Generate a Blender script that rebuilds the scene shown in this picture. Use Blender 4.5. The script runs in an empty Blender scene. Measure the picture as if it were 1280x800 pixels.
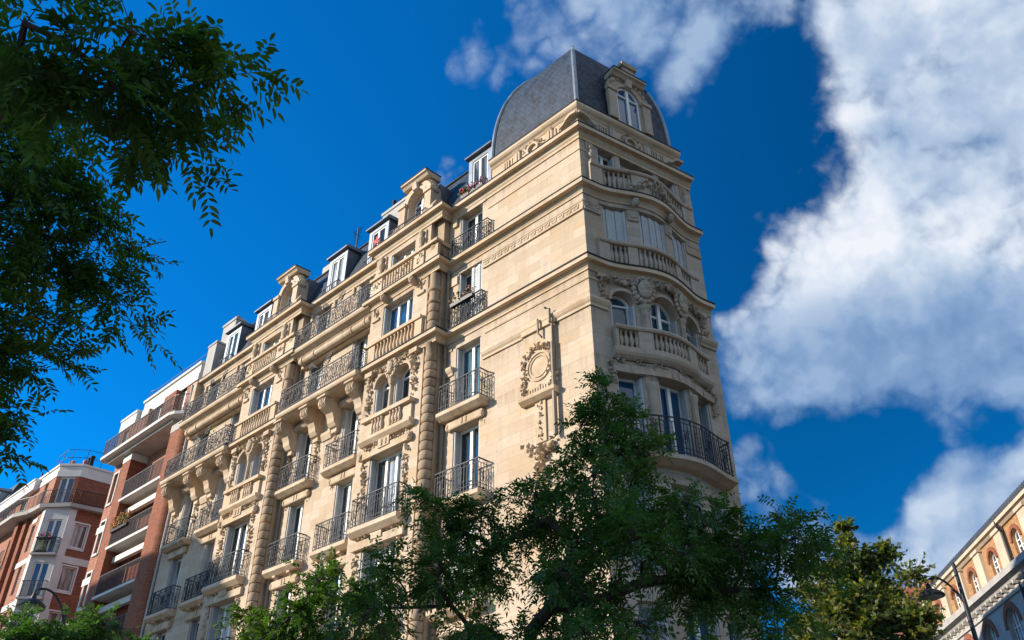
import bpy, bmesh, math, random
import numpy as np
from mathutils import Vector, Matrix
R = math.radians
sin, cos, pi = math.sin, math.cos, math.pi
scn = bpy.context.scene
COL = scn.collection

# ------------------------------------------------------------------ camera
cam_d = bpy.data.cameras.new("camera")
cam_d.sensor_width = 36.0
cam_d.lens = 36.0 * 1039 / 1280
cam_d.clip_start = 0.05
cam_d.clip_end = 5000
cam = bpy.data.objects.new("camera", cam_d)
COL.objects.link(cam)
_rx = Vector((0.99997527, 0.00389167, -0.00585825))
_uy = Vector((0.00703307, -0.55332436, 0.83293619))
_fw = Vector((0.0, 0.83295679, 0.55333804))
M = Matrix.Identity(4)
for i in range(3):
    M[i][0] = _rx[i]; M[i][1] = _uy[i]; M[i][2] = -_fw[i]
M[0][3], M[1][3], M[2][3] = 0, 0, 1.6
cam.matrix_world = M
scn.camera = cam

# ------------------------------------------------------------------ sun, exposure
SUN_EL, SUN_AZ = R(21), R(263.0)
sdir = Vector((sin(SUN_AZ)*cos(SUN_EL), cos(SUN_AZ)*cos(SUN_EL), sin(SUN_EL)))
sd = bpy.data.lights.new("sun", 'SUN')
sd.energy = 4.8; sd.angle = R(0.53); sd.color = (1.0, 0.885, 0.74)
sun = bpy.data.objects.new("sun", sd); COL.objects.link(sun)
sun.rotation_euler = sdir.to_track_quat('Z', 'Y').to_euler()
scn.view_settings.view_transform = 'Standard'
scn.view_settings.look = 'None'
scn.view_settings.exposure = 0.61
scn.view_settings.gamma = 1.0
scn.view_settings.use_curve_mapping = False

# ------------------------------------------------------------------ node helpers
class NT:
    def __init__(s, tree):
        s.t = tree
    def n(s, typ, ins=None, **props):
        nd = s.t.nodes.new(typ)
        for k, v in props.items():
            setattr(nd, k, v)
        for k, v in (ins or {}).items():
            s.set(nd.inputs[k], v)
        return nd
    def set(s, sock, v):
        if isinstance(v, bpy.types.NodeSocket):
            s.t.links.new(v, sock)
        else:
            sock.default_value = v
    def math(s, op, a, b=None, c=None, clamp=False):
        nd = s.n('ShaderNodeMath', operation=op, use_clamp=clamp)
        s.set(nd.inputs[0], a)
        if b is not None: s.set(nd.inputs[1], b)
        if c is not None: s.set(nd.inputs[2], c)
        return nd.outputs[0]
    def vm(s, op, a, b=None):
        nd = s.n('ShaderNodeVectorMath', operation=op)
        s.set(nd.inputs[0], a)
        if b is not None: s.set(nd.inputs[1], b)
        return nd.outputs['Value'] if op == 'DOT_PRODUCT' else nd.outputs[0]
    def mr(s, v, a, b, c=0.0, d=1.0, smooth=False):
        nd = s.n('ShaderNodeMapRange', clamp=True)
        if smooth: nd.interpolation_type = 'SMOOTHSTEP'
        s.set(nd.inputs[0], v)
        for i, x in enumerate((a, b, c, d)): s.set(nd.inputs[i+1], x)
        return nd.outputs[0]
    def mix(s, f, a, b, blend='MIX'):
        nd = s.n('ShaderNodeMix', data_type='RGBA', blend_type=blend)
        s.set(nd.inputs[0], f); s.set(nd.inputs[6], a); s.set(nd.inputs[7], b)
        return nd.outputs[2]
    def noise(s, vec, scale, detail=4, rough=.55, dist=0.0):
        nd = s.n('ShaderNodeTexNoise', {'Vector': vec, 'Scale': scale, 'Detail': detail, 'Roughness': rough, 'Distortion': dist})
        return nd.outputs[0]
    def ramp(s, f, stops):
        nd = s.n('ShaderNodeValToRGB'); s.set(nd.inputs[0], f)
        e = nd.color_ramp.elements
        while len(e) < len(stops): e.new(0.5)
        for el, (p, c) in zip(e, stops):
            el.position = p; el.color = (*c, 1) if len(c) == 3 else c
        return nd.outputs[0]
def c4(c): return (c[0], c[1], c[2], 1.0)

# ------------------------------------------------------------------ sky with clouds
world = bpy.data.worlds.new("World"); scn.world = world
world.use_nodes = True
wt = NT(world.node_tree); world.node_tree.nodes.clear()
sky = wt.n('ShaderNodeTexSky', sky_type='NISHITA', sun_disc=False, sun_elevation=SUN_EL, sun_rotation=SUN_AZ,
           altitude=100, air_density=1.0, dust_density=0.3, ozone_density=3.0)
tc = wt.n('ShaderNodeTexCoord').outputs['Generated']
dirn = wt.vm('NORMALIZE', tc)
# the sky is darkest about ninety degrees away from the sun
pol = wt.mr(wt.vm('DOT_PRODUCT', dirn, tuple(sdir)), -.30, .38, .52, 1.12, True)
skyc = wt.mix(1.0, sky.outputs[0], (0.01, 0.70, 1.27, 1), 'MULTIPLY')
skyc = wt.vm('SCALE', skyc); skyc.node.inputs['Scale'].default_value = 1.0
wt.set(skyc.node.inputs['Scale'], pol)
CLOUDS = [((0.4448, 0.5572, 0.7012), 0.1706, 0.72),
    ((0.419, 0.6259, 0.6578), 0.1647, 0.7),
    ((0.4754, 0.6299, 0.6142), 0.2328, 0.8),
    ((0.3916, 0.6934, 0.6049), 0.1439, 0.72),
    ((0.4402, 0.7147, 0.5435), 0.2165, 0.85),
    ((0.3275, 0.7729, 0.5434), 0.1288, 0.6),
    ((0.2939, 0.817, 0.4961), 0.1167, 0.62),
    ((0.3667, 0.7908, 0.49), 0.1597, 0.75),
    ((0.4606, 0.7593, 0.4596), 0.1524, 0.75),
    ((0.5121, 0.689, 0.5128), 0.1596, 0.8),
    ((0.5091, 0.5476, 0.664), 0.1765, 0.7),
    ((0.2688, 0.8033, 0.5314), 0.0832, 0.5),
    ((0.0025, 0.5785, 0.8156), 0.1471, 0.54),
    ((0.0881, 0.5938, 0.7998), 0.161, 0.58),
    ((0.1798, 0.5768, 0.7969), 0.1583, 0.52),
    ((-0.0859, 0.5555, 0.8271), 0.1321, 0.48),
    ((0.048, 0.6327, 0.7729), 0.0825, 0.36),
    ((0.4639, 0.829, 0.3123), 0.087, 0.85),
    ((0.4285, 0.8394, 0.3343), 0.0574, 0.6),
    ((0.5093, 0.7998, 0.3178), 0.0909, 0.85),
    ((0.4834, 0.8359, 0.26), 0.0967, 0.8),
    ((0.4411, 0.8494, 0.2898), 0.075, 0.6),
    ((0.512, 0.7687, 0.3832), 0.0553, 0.45),
    ((0.311, 0.8874, 0.3404), 0.1199, 0.36),
    ((0.2678, 0.8861, 0.3784), 0.0751, 0.33),
    ((0.3619, 0.8848, 0.2937), 0.1035, 0.36),
    ((0.2853, 0.9009, 0.327), 0.0805, 0.36),
    ((0.2567, 0.6844, 0.6824), 0.0683, 0.27),
    ((-0.2496, 0.5721, 0.7813), 0.0524, 0.24),
    ((-0.2341, 0.6077, 0.7588), 0.0534, 0.22),
    ((-0.0915, 0.6771, 0.7302), 0.0975, 0.12),
    ((-0.4847, 0.787, 0.3817), 0.0625, 0.24),
    ((0.3425, 0.6221, 0.7041), 0.0785, 0.3),
    ((0.816, -0.0714, 0.5736), 0.5, 0.75),  # from here on: clouds out of view, added for neutral fill light
    ((0.6943, -0.5826, 0.4226), 0.45, 0.8),
    ((0.1983, -0.7399, 0.6428), 0.55, 0.75),
    ((-0.31, -0.8517, 0.4226), 0.45, 0.7),
    ((0.483, 0.1294, 0.866), 0.35, 0.6),
    ((0.2113, -0.366, 0.9063), 0.4, 0.65),
    ((0.9192, -0.3345, 0.2079), 0.35, 0.7),
    ((0.8471, 0.4891, 0.2079), 0.25, 0.6),
    ((-0.6725, -0.6725, 0.309), 0.35, 0.8),
    ((-0.9448, -0.2532, 0.2079), 0.3, 0.75),
    ((-0.9372, 0.2511, 0.2419), 0.3, 0.8),
    ((-0.7544, 0.633, 0.1736), 0.22, 0.7),
    ((-0.6634, -0.383, 0.6428), 0.3, 0.6)]
def blobsum(vec, lst=None):
    tot = None
    for (d, ang, w) in (lst or CLOUDS):
        dt = wt.vm('DOT_PRODUCT', vec, d)
        v = wt.mr(dt, cos(ang), 1.0 - (1-cos(ang))*0.08, 0.0, w, True)
        tot = v if tot is None else wt.math('MAXIMUM', tot, v)
    return tot
HOLES = [((0.3785, 0.6317, 0.6766), 0.0545, 0.16),
    ((0.4393, 0.5893, 0.678), 0.0466, 0.18),
    ((0.4764, 0.6094, 0.6338), 0.0405, 0.15),
    ((0.3851, 0.8588, 0.3379), 0.0486, 0.35),
    ((0.4152, 0.8213, 0.3912), 0.0847, 0.5),
    ((0.3546, 0.8495, 0.3906), 0.0622, 0.45),
    ((0.4835, 0.7869, 0.3833), 0.0584, 0.4),
    ((0.2427, 0.7712, 0.5885), 0.0651, 0.35),
    ((0.3234, 0.6766, 0.6616), 0.075, 0.35),
    ((0.2874, 0.6403, 0.7123), 0.0997, 0.4),
    ((-0.3091, 0.7367, 0.6014), 0.189, 0.3),
    ((-0.1542, 0.6516, 0.7427), 0.0897, 0.35),
    ((-0.1054, 0.5883, 0.8017), 0.0753, 0.25)]
def height(vec):
    """billowing relief of the clouds: rounded puffs with creases between them"""
    f = wt.noise(vec, 4.2, 8, .56, .25)
    tot = wt.math('MULTIPLY', wt.math('SUBTRACT', f, .5), 1.55)
    for sc, k, dt in ((6.5, .62, 2), (15.0, .42, 2), (34.0, .24, 3)):
        b = wt.math('ABSOLUTE', wt.math('MULTIPLY_ADD', wt.noise(vec, sc, dt, .5, .2), 2.0, -1.0))
        tot = wt.math('ADD', tot, wt.math('MULTIPLY', wt.math('SUBTRACT', b, .22), k))
    return tot
h0 = height(dirn)
d0 = wt.math('SUBTRACT', wt.math('ADD', h0, blobsum(dirn)), blobsum(dirn, HOLES))
h1 = height(wt.vm('NORMALIZE', wt.vm('ADD', dirn, (-.020, .0, .020))))
emb = wt.math('SUBTRACT', h0, h1)
cover = wt.mr(d0, 0.16, 0.66, 0, 1, True)
bright = wt.math('ADD', .89, wt.math('MULTIPLY', emb, .66), clamp=True)
# grey bases of the cumulus
BASES = [((0.4247, 0.796, 0.4314), 0.155, 0.6),
    ((0.293, 0.8357, 0.4646), 0.1164, 0.5),
    ((0.3656, 0.8138, 0.4517), 0.1332, 0.55),
    ((0.48, 0.7592, 0.4396), 0.1382, 0.58),
    ((0.518, 0.7321, 0.4425), 0.1106, 0.55),
    ((0.0475, 0.585, 0.8097), 0.2128, 0.44),
    ((0.1889, 0.5826, 0.7905), 0.1844, 0.5),
    ((-0.0691, 0.5768, 0.814), 0.1599, 0.3),
    ((0.3196, 0.8816, 0.3474), 0.198, 0.34),
    ((0.4792, 0.8333, 0.2756), 0.1096, 0.3),
    ((0.4591, 0.6068, 0.6489), 0.1119, 0.26),
    ((0.3898, 0.5726, 0.7212), 0.0757, 0.2),
    ((0.5012, 0.5387, 0.6772), 0.1066, 0.2),
    ((0.2688, 0.8033, 0.5314), 0.0832, 0.2)]
shade = blobsum(dirn, BASES)
bright = wt.math('SUBTRACT', bright, shade, clamp=True)
ccol = wt.ramp(bright, [(0.0, (.11, .22, .43)), (.35, (.24, .37, .58)), (.65, (.45, .56, .71)), (.85, (.68, .75, .84)), (1.0, (.84, .87, .91))])
cs = wt.mix(1.0, ccol, (6.6, 6.6, 6.7, 1), 'MULTIPLY')
final = wt.mix(wt.math('MULTIPLY', cover, .94), skyc, cs)
bg = wt.n('ShaderNodeBackground', {'Color': final, 'Strength': 0.110})
wo = wt.n('ShaderNodeOutputWorld'); wt.t.links.new(bg.outputs[0], wo.inputs[0])

# ------------------------------------------------------------------ materials
def newmat(name):
    m = bpy.data.materials.new(name); m.use_nodes = True
    m.node_tree.nodes.clear()
    t = NT(m.node_tree)
    out = t.n('ShaderNodeOutputMaterial')
    b = t.n('ShaderNodeBsdfPrincipled')
    t.t.links.new(b.outputs[0], out.inputs[0])
    return m, t, b, out
def objc(t): return t.n('ShaderNodeTexCoord').outputs['Object']
def planar(t, axis):
    p = objc(t)
    a = t.vm('DOT_PRODUCT', p, axis)
    z = t.vm('DOT_PRODUCT', p, (0, 0, 1))
    return p, t.n('ShaderNodeCombineXYZ', {0: a, 1: z, 2: 0.0}).outputs[0]
def plain(name, col, rough=.6, var=.12, scale=3.0, bump=.0, metal=0.0, spec=.4, bscale=40):
    m, t, b, o = newmat(name)
    p = objc(t)
    n = t.noise(p, scale, 5)
    cc = t.mix(t.mr(n, .3, .7), c4([x*(1-var) for x in col]), c4([min(1, x*(1+var)) for x in col]))
    t.set(b.inputs['Base Color'], cc); b.inputs['Roughness'].default_value = rough
    b.inputs['Metallic'].default_value = metal; b.inputs['Specular IOR Level'].default_value = spec
    if bump:
        bn = t.n('ShaderNodeBump', {'Strength': bump, 'Distance': .02, 'Height': t.noise(p, bscale, 4)})
        t.set(b.inputs['Normal'], bn.outputs[0])
    return m
def stone(name, axis, base, joints=True, row=.36, width=.95, stain=1.0):
    m, t, b, o = newmat(name)
    p, uv = planar(t, axis)
    c1 = c4([x*1.07 for x in base]); c2 = c4([base[0]*.80, base[1]*.73, base[2]*.62])
    if joints:
        br = t.n('ShaderNodeTexBrick', {'Vector': uv, 'Color1': c1, 'Color2': c2, 'Mortar': c4([x*.80 for x in base]), 'Scale': 1.0,
                 'Mortar Size': .006, 'Mortar Smooth': .3, 'Bias': -.2, 'Brick Width': width, 'Row Height': row})
        cc = br.outputs[0]; hf = br.outputs[1]
    else:
        cc = t.mix(t.mr(t.noise(p, 1.3, 4), .35, .65), c1, c2); hf = None
    # warm ochre veins, big pale patches, grey vertical streaks
    oc = t.mr(t.noise(t.vm('MULTIPLY', p, (.6, .6, 1.6)), .9, 6, .6, .6),   .50, .76, 0, .65*stain)
    cc = t.mix(oc, cc, c4([base[0]*1.02, base[1]*.80, base[2]*.50]))
    pl = t.mr(t.noise(p, .35, 3), .45, .75, 0, .45)
    cc = t.mix(pl, cc, c4([min(1, base[0]*1.18), base[1]*1.22, base[2]*1.32]))
    st = t.mr(t.noise(t.vm('MULTIPLY', p, (3.2, 3.2, .28)), 1.0, 5, .65), .52, .80, 0, .42*stain)
    cc = t.mix(st, cc, c4([base[0]*.42, base[1]*.44, base[2]*.5]))
    vein = t.noise(t.vm('MULTIPLY', p, (1.1, 1.1, 7.0)), 1.6, 6, .65, .3)
    cc = t.mix(t.mr(vein, .35, .68, 0, .34), cc, c4([base[0]*.74, base[1]*.68, base[2]*.60]))
    pit = t.mr(t.noise(p, 4.5, 7, .72), .52, .72, 0, .38*stain)
    cc = t.mix(pit, cc, c4([base[0]*.60, base[1]*.55, base[2]*.50]))
    # soot washed down below the ledges
    z = t.n('ShaderNodeSeparateXYZ', {0: p}).outputs[2]
    led = None
    for zl, ln in ((22.1, .5), (19.66, .9), (16.6, .8), (15.3, .7), (13.7, .5), (10.4, .6)):
        q = t.math('MULTIPLY', t.mr(z, zl-ln, zl, 0, 1), t.math('LESS_THAN', z, zl+.02))
        led = q if led is None else t.math('MAXIMUM', led, q)
    drip = t.mr(t.noise(t.vm('MULTIPLY', p, (4.5, 4.5, .35)), 1.0, 4, .6), .40, .66, 0, .55*stain)
    cc = t.mix(t.math('MULTIPLY', led, drip), cc, c4([base[0]*.36, base[1]*.34, base[2]*.34]))
    fine = t.noise(p, 22, 4, .7)
    cc = t.mix(t.mr(fine, .3, .7, .0, .22), cc, c4([base[0]*.6, base[1]*.56, base[2]*.5]))
    t.set(b.inputs['Base Color'], cc)
    b.inputs['Roughness'].default_value = .82; b.inputs['Specular IOR Level'].default_value = .25
    h = t.math('MULTIPLY', t.noise(p, 9, 6, .7), .6)
    if hf is not None: h = t.math('SUBTRACT', h, hf)
    bn = t.n('ShaderNodeBump', {'Strength': .5, 'Distance': .02, 'Height': h})
    t.set(b.inputs['Normal'], bn.outputs[0])
    return m
def brickmat(name, axis, base, mortar, row=.075, width=.23):
    m, t, b, o = newmat(name)
    p, uv = planar(t, axis)
    br = t.n('ShaderNodeTexBrick', {'Vector': uv, 'Color1': c4(base), 'Color2': c4([base[0]*.62, base[1]*.55, base[2]*.55]), 'Mortar': c4(mortar), 'Scale': 1.0,
             'Mortar Size': .008, 'Mortar Smooth': .2, 'Bias': 0.0, 'Brick Width': width, 'Row Height': row})
    cc = t.mix(t.mr(t.noise(p, .7, 5), .4, .75, 0, .5), br.outputs[0], c4([x*.62 for x in base]))
    cc = t.mix(t.mr(t.noise(t.vm('MULTIPLY', p, (2.5, 2.5, .4)), 1.2, 5), .5, .8, 0, .35), cc, c4((base[0]*.9, base[1]*1.25, base[2]*1.4)))
    t.set(b.inputs['Base Color'], cc); b.inputs['Roughness'].default_value = .85; b.inputs['Specular IOR Level'].default_value = .2
    bn = t.n('ShaderNodeBump', {'Strength': .5, 'Distance': .01, 'Height': t.math('SUBTRACT', 1.0, br.outputs[1])})
    t.set(b.inputs['Normal'], bn.outputs[0])
    return m
def slatemat(name, axis, base=(.075, .085, .105)):
    m, t, b, o = newmat(name)
    p, uv = planar(t, axis)
    br = t.n('ShaderNodeTexBrick', {'Vector': uv, 'Color1': c4([x*2.1 for x in base]), 'Color2': c4([x*.45 for x in base]), 'Mortar': c4([x*.15 for x in base]), 'Scale': 1.0,
             'Mortar Size': .011, 'Mortar Smooth': .1, 'Bias': -.1, 'Brick Width': .2, 'Row Height': .15})
    w = t.mr(t.noise(t.vm('MULTIPLY', p, (1.5, 1.5, .6)), 1.6, 6, .65, .5), .42, .72, 0, .8)
    cc = t.mix(w, br.outputs[0], c4([base[0]*2.9, base[1]*2.8, base[2]*2.6]))
    t.set(b.inputs['Base Color'], cc)
    t.set(b.inputs['Roughness'], t.mr(t.noise(p, 6, 3), .3, .7, .5, .75))
    b.inputs['Specular IOR Level'].default_value = .4
    bn = t.n('ShaderNodeBump', {'Strength': .6, 'Distance': .012, 'Height': t.math('SUBTRACT', 1.0, br.outputs[1])})
    t.set(b.inputs['Normal'], bn.outputs[0])
    return m
def glassmat(name, base, curtain=None, rough=.03):
    m, t, b, o = newmat(name)
    p = objc(t)
    if curtain:
        h = t.math('ADD', t.vm('DOT_PRODUCT', p, (23, 17, 0)), t.math('MULTIPLY', t.noise(p, 2.0, 3), 5.0))
        f = t.mr(t.math('SINE', h), -1, 1, .45, 1)
        side = t.mr(t.noise(t.vm('MULTIPLY', p, (1, 1, .15)), 1.3, 2), .46, .54, .12, 1)
        cc = t.mix(t.math('MULTIPLY', f, side), c4(base), c4(curtain))
    else:
        cc = t.mix(t.mr(t.noise(p, 1.1, 3), .35, .65), c4(base), c4([x*2.2 for x in base]))
    t.set(b.inputs['Base Color'], cc); b.inputs['Roughness'].default_value = rough
    b.inputs['IOR'].default_value = 1.62; b.inputs['Specular IOR Level'].default_value = .5
    bn = t.n('ShaderNodeBump', {'Strength': .05, 'Distance': .05, 'Height': t.noise(p, 2.2, 2)})
    t.set(b.inputs['Normal'], bn.outputs[0])
    return m
def leafmat(name, stops, trans=.35, rough=.45):
    m, t, b, o = newmat(name)
    rnd = t.n('ShaderNodeNewGeometry').outputs['Random Per Island']
    big = t.noise(objc(t), .9, 3)
    f = t.math('ADD', t.math('MULTIPLY', rnd, .62), t.math('MULTIPLY', t.mr(big, .3, .7), .38))
    cc = t.ramp(f, stops)
    t.set(b.inputs['Base Color'], cc); b.inputs['Roughness'].default_value = rough; b.inputs['Specular IOR Level'].default_value = .35
    tr = t.n('ShaderNodeBsdfTranslucent', {'Color': t.mix(1.0, cc, (1.25, 1.5, .55, 1), 'MULTIPLY')})
    mx = t.n('ShaderNodeMixShader', {0: trans})
    t.t.links.new(b.outputs[0], mx.inputs[1]); t.t.links.new(tr.outputs[0], mx.inputs[2])
    t.t.links.new(mx.outputs[0], o.inputs[0])
    return m
def barkmat(name, base):
    m, t, b, o = newmat(name)
    p = objc(t)
    n = t.noise(t.vm('MULTIPLY', p, (9, 9, 2)), 1.5, 6, .7)
    t.set(b.inputs['Base Color'], t.mix(t.mr(n, .3, .7), c4([x*.55 for x in base]), c4([x*1.3 for x in base])))
    b.inputs['Roughness'].default_value = .9
    bn = t.n('ShaderNodeBump', {'Strength': .7, 'Distance': .03, 'Height': n}); t.set(b.inputs['Normal'], bn.outputs[0])
    return m

ST = (.545, .440, .330)
AXR = (-.238, -.971, 0)
MAT = dict(
    stoneL=stone('limestone_ashlar_long', (1, 0, 0), ST), stoneR=stone('limestone_ashlar_end', AXR, (.45, .38, .312), stain=1.1),  # stoneR: the end front's shade is worked into its stone colour
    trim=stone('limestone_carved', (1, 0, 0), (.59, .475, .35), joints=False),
    trimR=stone('limestone_carved_end', (1, 0, 0), (.46, .39, .318), joints=False, stain=1.3),  # carved stone greyed and darkened in colour for the shaded end front
    boss=stone('limestone_weathered', (1, 0, 0), (.42, .32, .225), joints=False, stain=1.6),
    slateL=slatemat('slate_long', (1, 0, 0), (.013, .022, .036)), slateR=slatemat('slate_end', AXR, (.014, .021, .033)),
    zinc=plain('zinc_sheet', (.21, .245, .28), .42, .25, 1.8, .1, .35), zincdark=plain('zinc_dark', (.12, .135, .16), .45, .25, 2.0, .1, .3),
    lead=plain('lead_flashing', (.018, .019, .022), .7, .2, 4, 0, 0, .2),
    white=plain('white_paint', (.74, .74, .71), .45, .05, 2), shut=plain('grey_shutter', (.43, .445, .45), .5, .1, 3),
    iron=plain('wrought_iron', (.013, .017, .026), .55, .3, 8, 0, .0, .25), darkiron=plain('dark_iron', (.018, .021, .028), .5, .2, 8, 0, 0, .3),
    glass=glassmat('window_glass', (.012, .017, .022)), glassc=glassmat('curtained_glass', (.02, .026, .03), (.42, .44, .45)),
    blind=glassmat('teal_blind_glass', (.016, .055, .075), None, .12), glassb=glassmat('sky_reflection_glass', (.010, .045, .10)),  # glassb: blue of the reflected sky put into the pane colour
    brickL=brickmat('red_brick_front', (1, 0, 0), (.32, .10, .05), (.25, .17, .115)), brickR=brickmat('red_brick_side', AXR, (.31, .093, .05), (.24, .165, .12)),
    pink=brickmat('pale_brick', (1, 0, 0), (.46, .19, .12), (.38, .27, .2)),
    plaster=plain('white_render', (.60, .58, .54), .8, .1, 1.2, .1), creamp=plain('cream_render', (.52, .43, .31), .85, .14, 1.0, .15),
    conc=plain('grey_concrete', (.40, .38, .35), .85, .15, 1.3, .2),
    pipe=plain('painted_pipe', (.20, .155, .11), .55, .2, 2), pipeg=plain('grey_pipe', (.33, .34, .34), .5, .15, 2),
    clay=plain('terracotta', (.42, .14, .08), .7, .2, 3), red=plain('red_flowers', (.55, .03, .035), .6, .3, 30),
    pinkf=plain('pink_flowers', (.5, .12, .28), .6, .3, 30), orange=plain('orange_flowers', (.75, .22, .05), .6, .35, 12),
    green=plain('pot_foliage', (.07, .15, .03), .6, .4, 14), yellowg=plain('yellow_green_foliage', (.36, .42, .06), .6, .3, 14),
    asphalt=plain('asphalt', (.05, .05, .052), .9, .25, 2, .3), paving=plain('paving_stone', (.25, .205, .15), .85, .15, 1.2, .2),
    soil=plain('ground_soil', (.15, .12, .085), .95, .2, .3), kerb=plain('granite_kerb', (.3, .29, .28), .8, .15, 5, .2),
    leafd=leafmat('ash_leaves_dark', [(0, (.028, .07, .02)), (.45, (.052, .118, .028)), (.8, (.085, .165, .036)), (1, (.18, .21, .04))], .45),
    leafc=leafmat('ash_leaves_overhead', [(0, (.025, .06, .015)), (.45, (.05, .11, .024)), (.82, (.08, .16, .03)), (1, (.28, .26, .04))], .55),
    leafg=leafmat('bright_leaves', [(0, (.03, .075, .014)), (.5, (.06, .125, .02)), (.85, (.10, .17, .03)), (1, (.20, .20, .03))], .42),
    leafp=leafmat('plane_leaves', [(0, (.035, .075, .016)), (.4, (.075, .12, .022)), (.7, (.19, .19, .03)), (1, (.42, .30, .05))], .42),
    bark=barkmat('bark_dark', (.055, .042, .032)), barkg=barkmat('bark_grey', (.12, .105, .085)),
)
def tiles(name):
    m, t, b, o = newmat(name)
    p, uv = planar(t, (.15, -.98, 0))
    br = t.n('ShaderNodeTexBrick', {'Vector': uv, 'Color1': c4((.40, .10, .055)), 'Color2': c4((.25, .06, .035)), 'Mortar': c4((.12, .035, .025)), 'Scale': 1.0,
             'Mortar Size': .03, 'Brick Width': .5, 'Row Height': .42})
    t.set(b.inputs['Base Color'], br.outputs[0]); b.inputs['Roughness'].default_value = .7
    t.set(b.inputs['Normal'], t.n('ShaderNodeBump', {'Strength': .8, 'Distance': .06, 'Height': t.math('SUBTRACT', 1.0, br.outputs[1])}).outputs[0])
    return m
MAT['tiles'] = tiles('red_roof_tiles')

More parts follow.
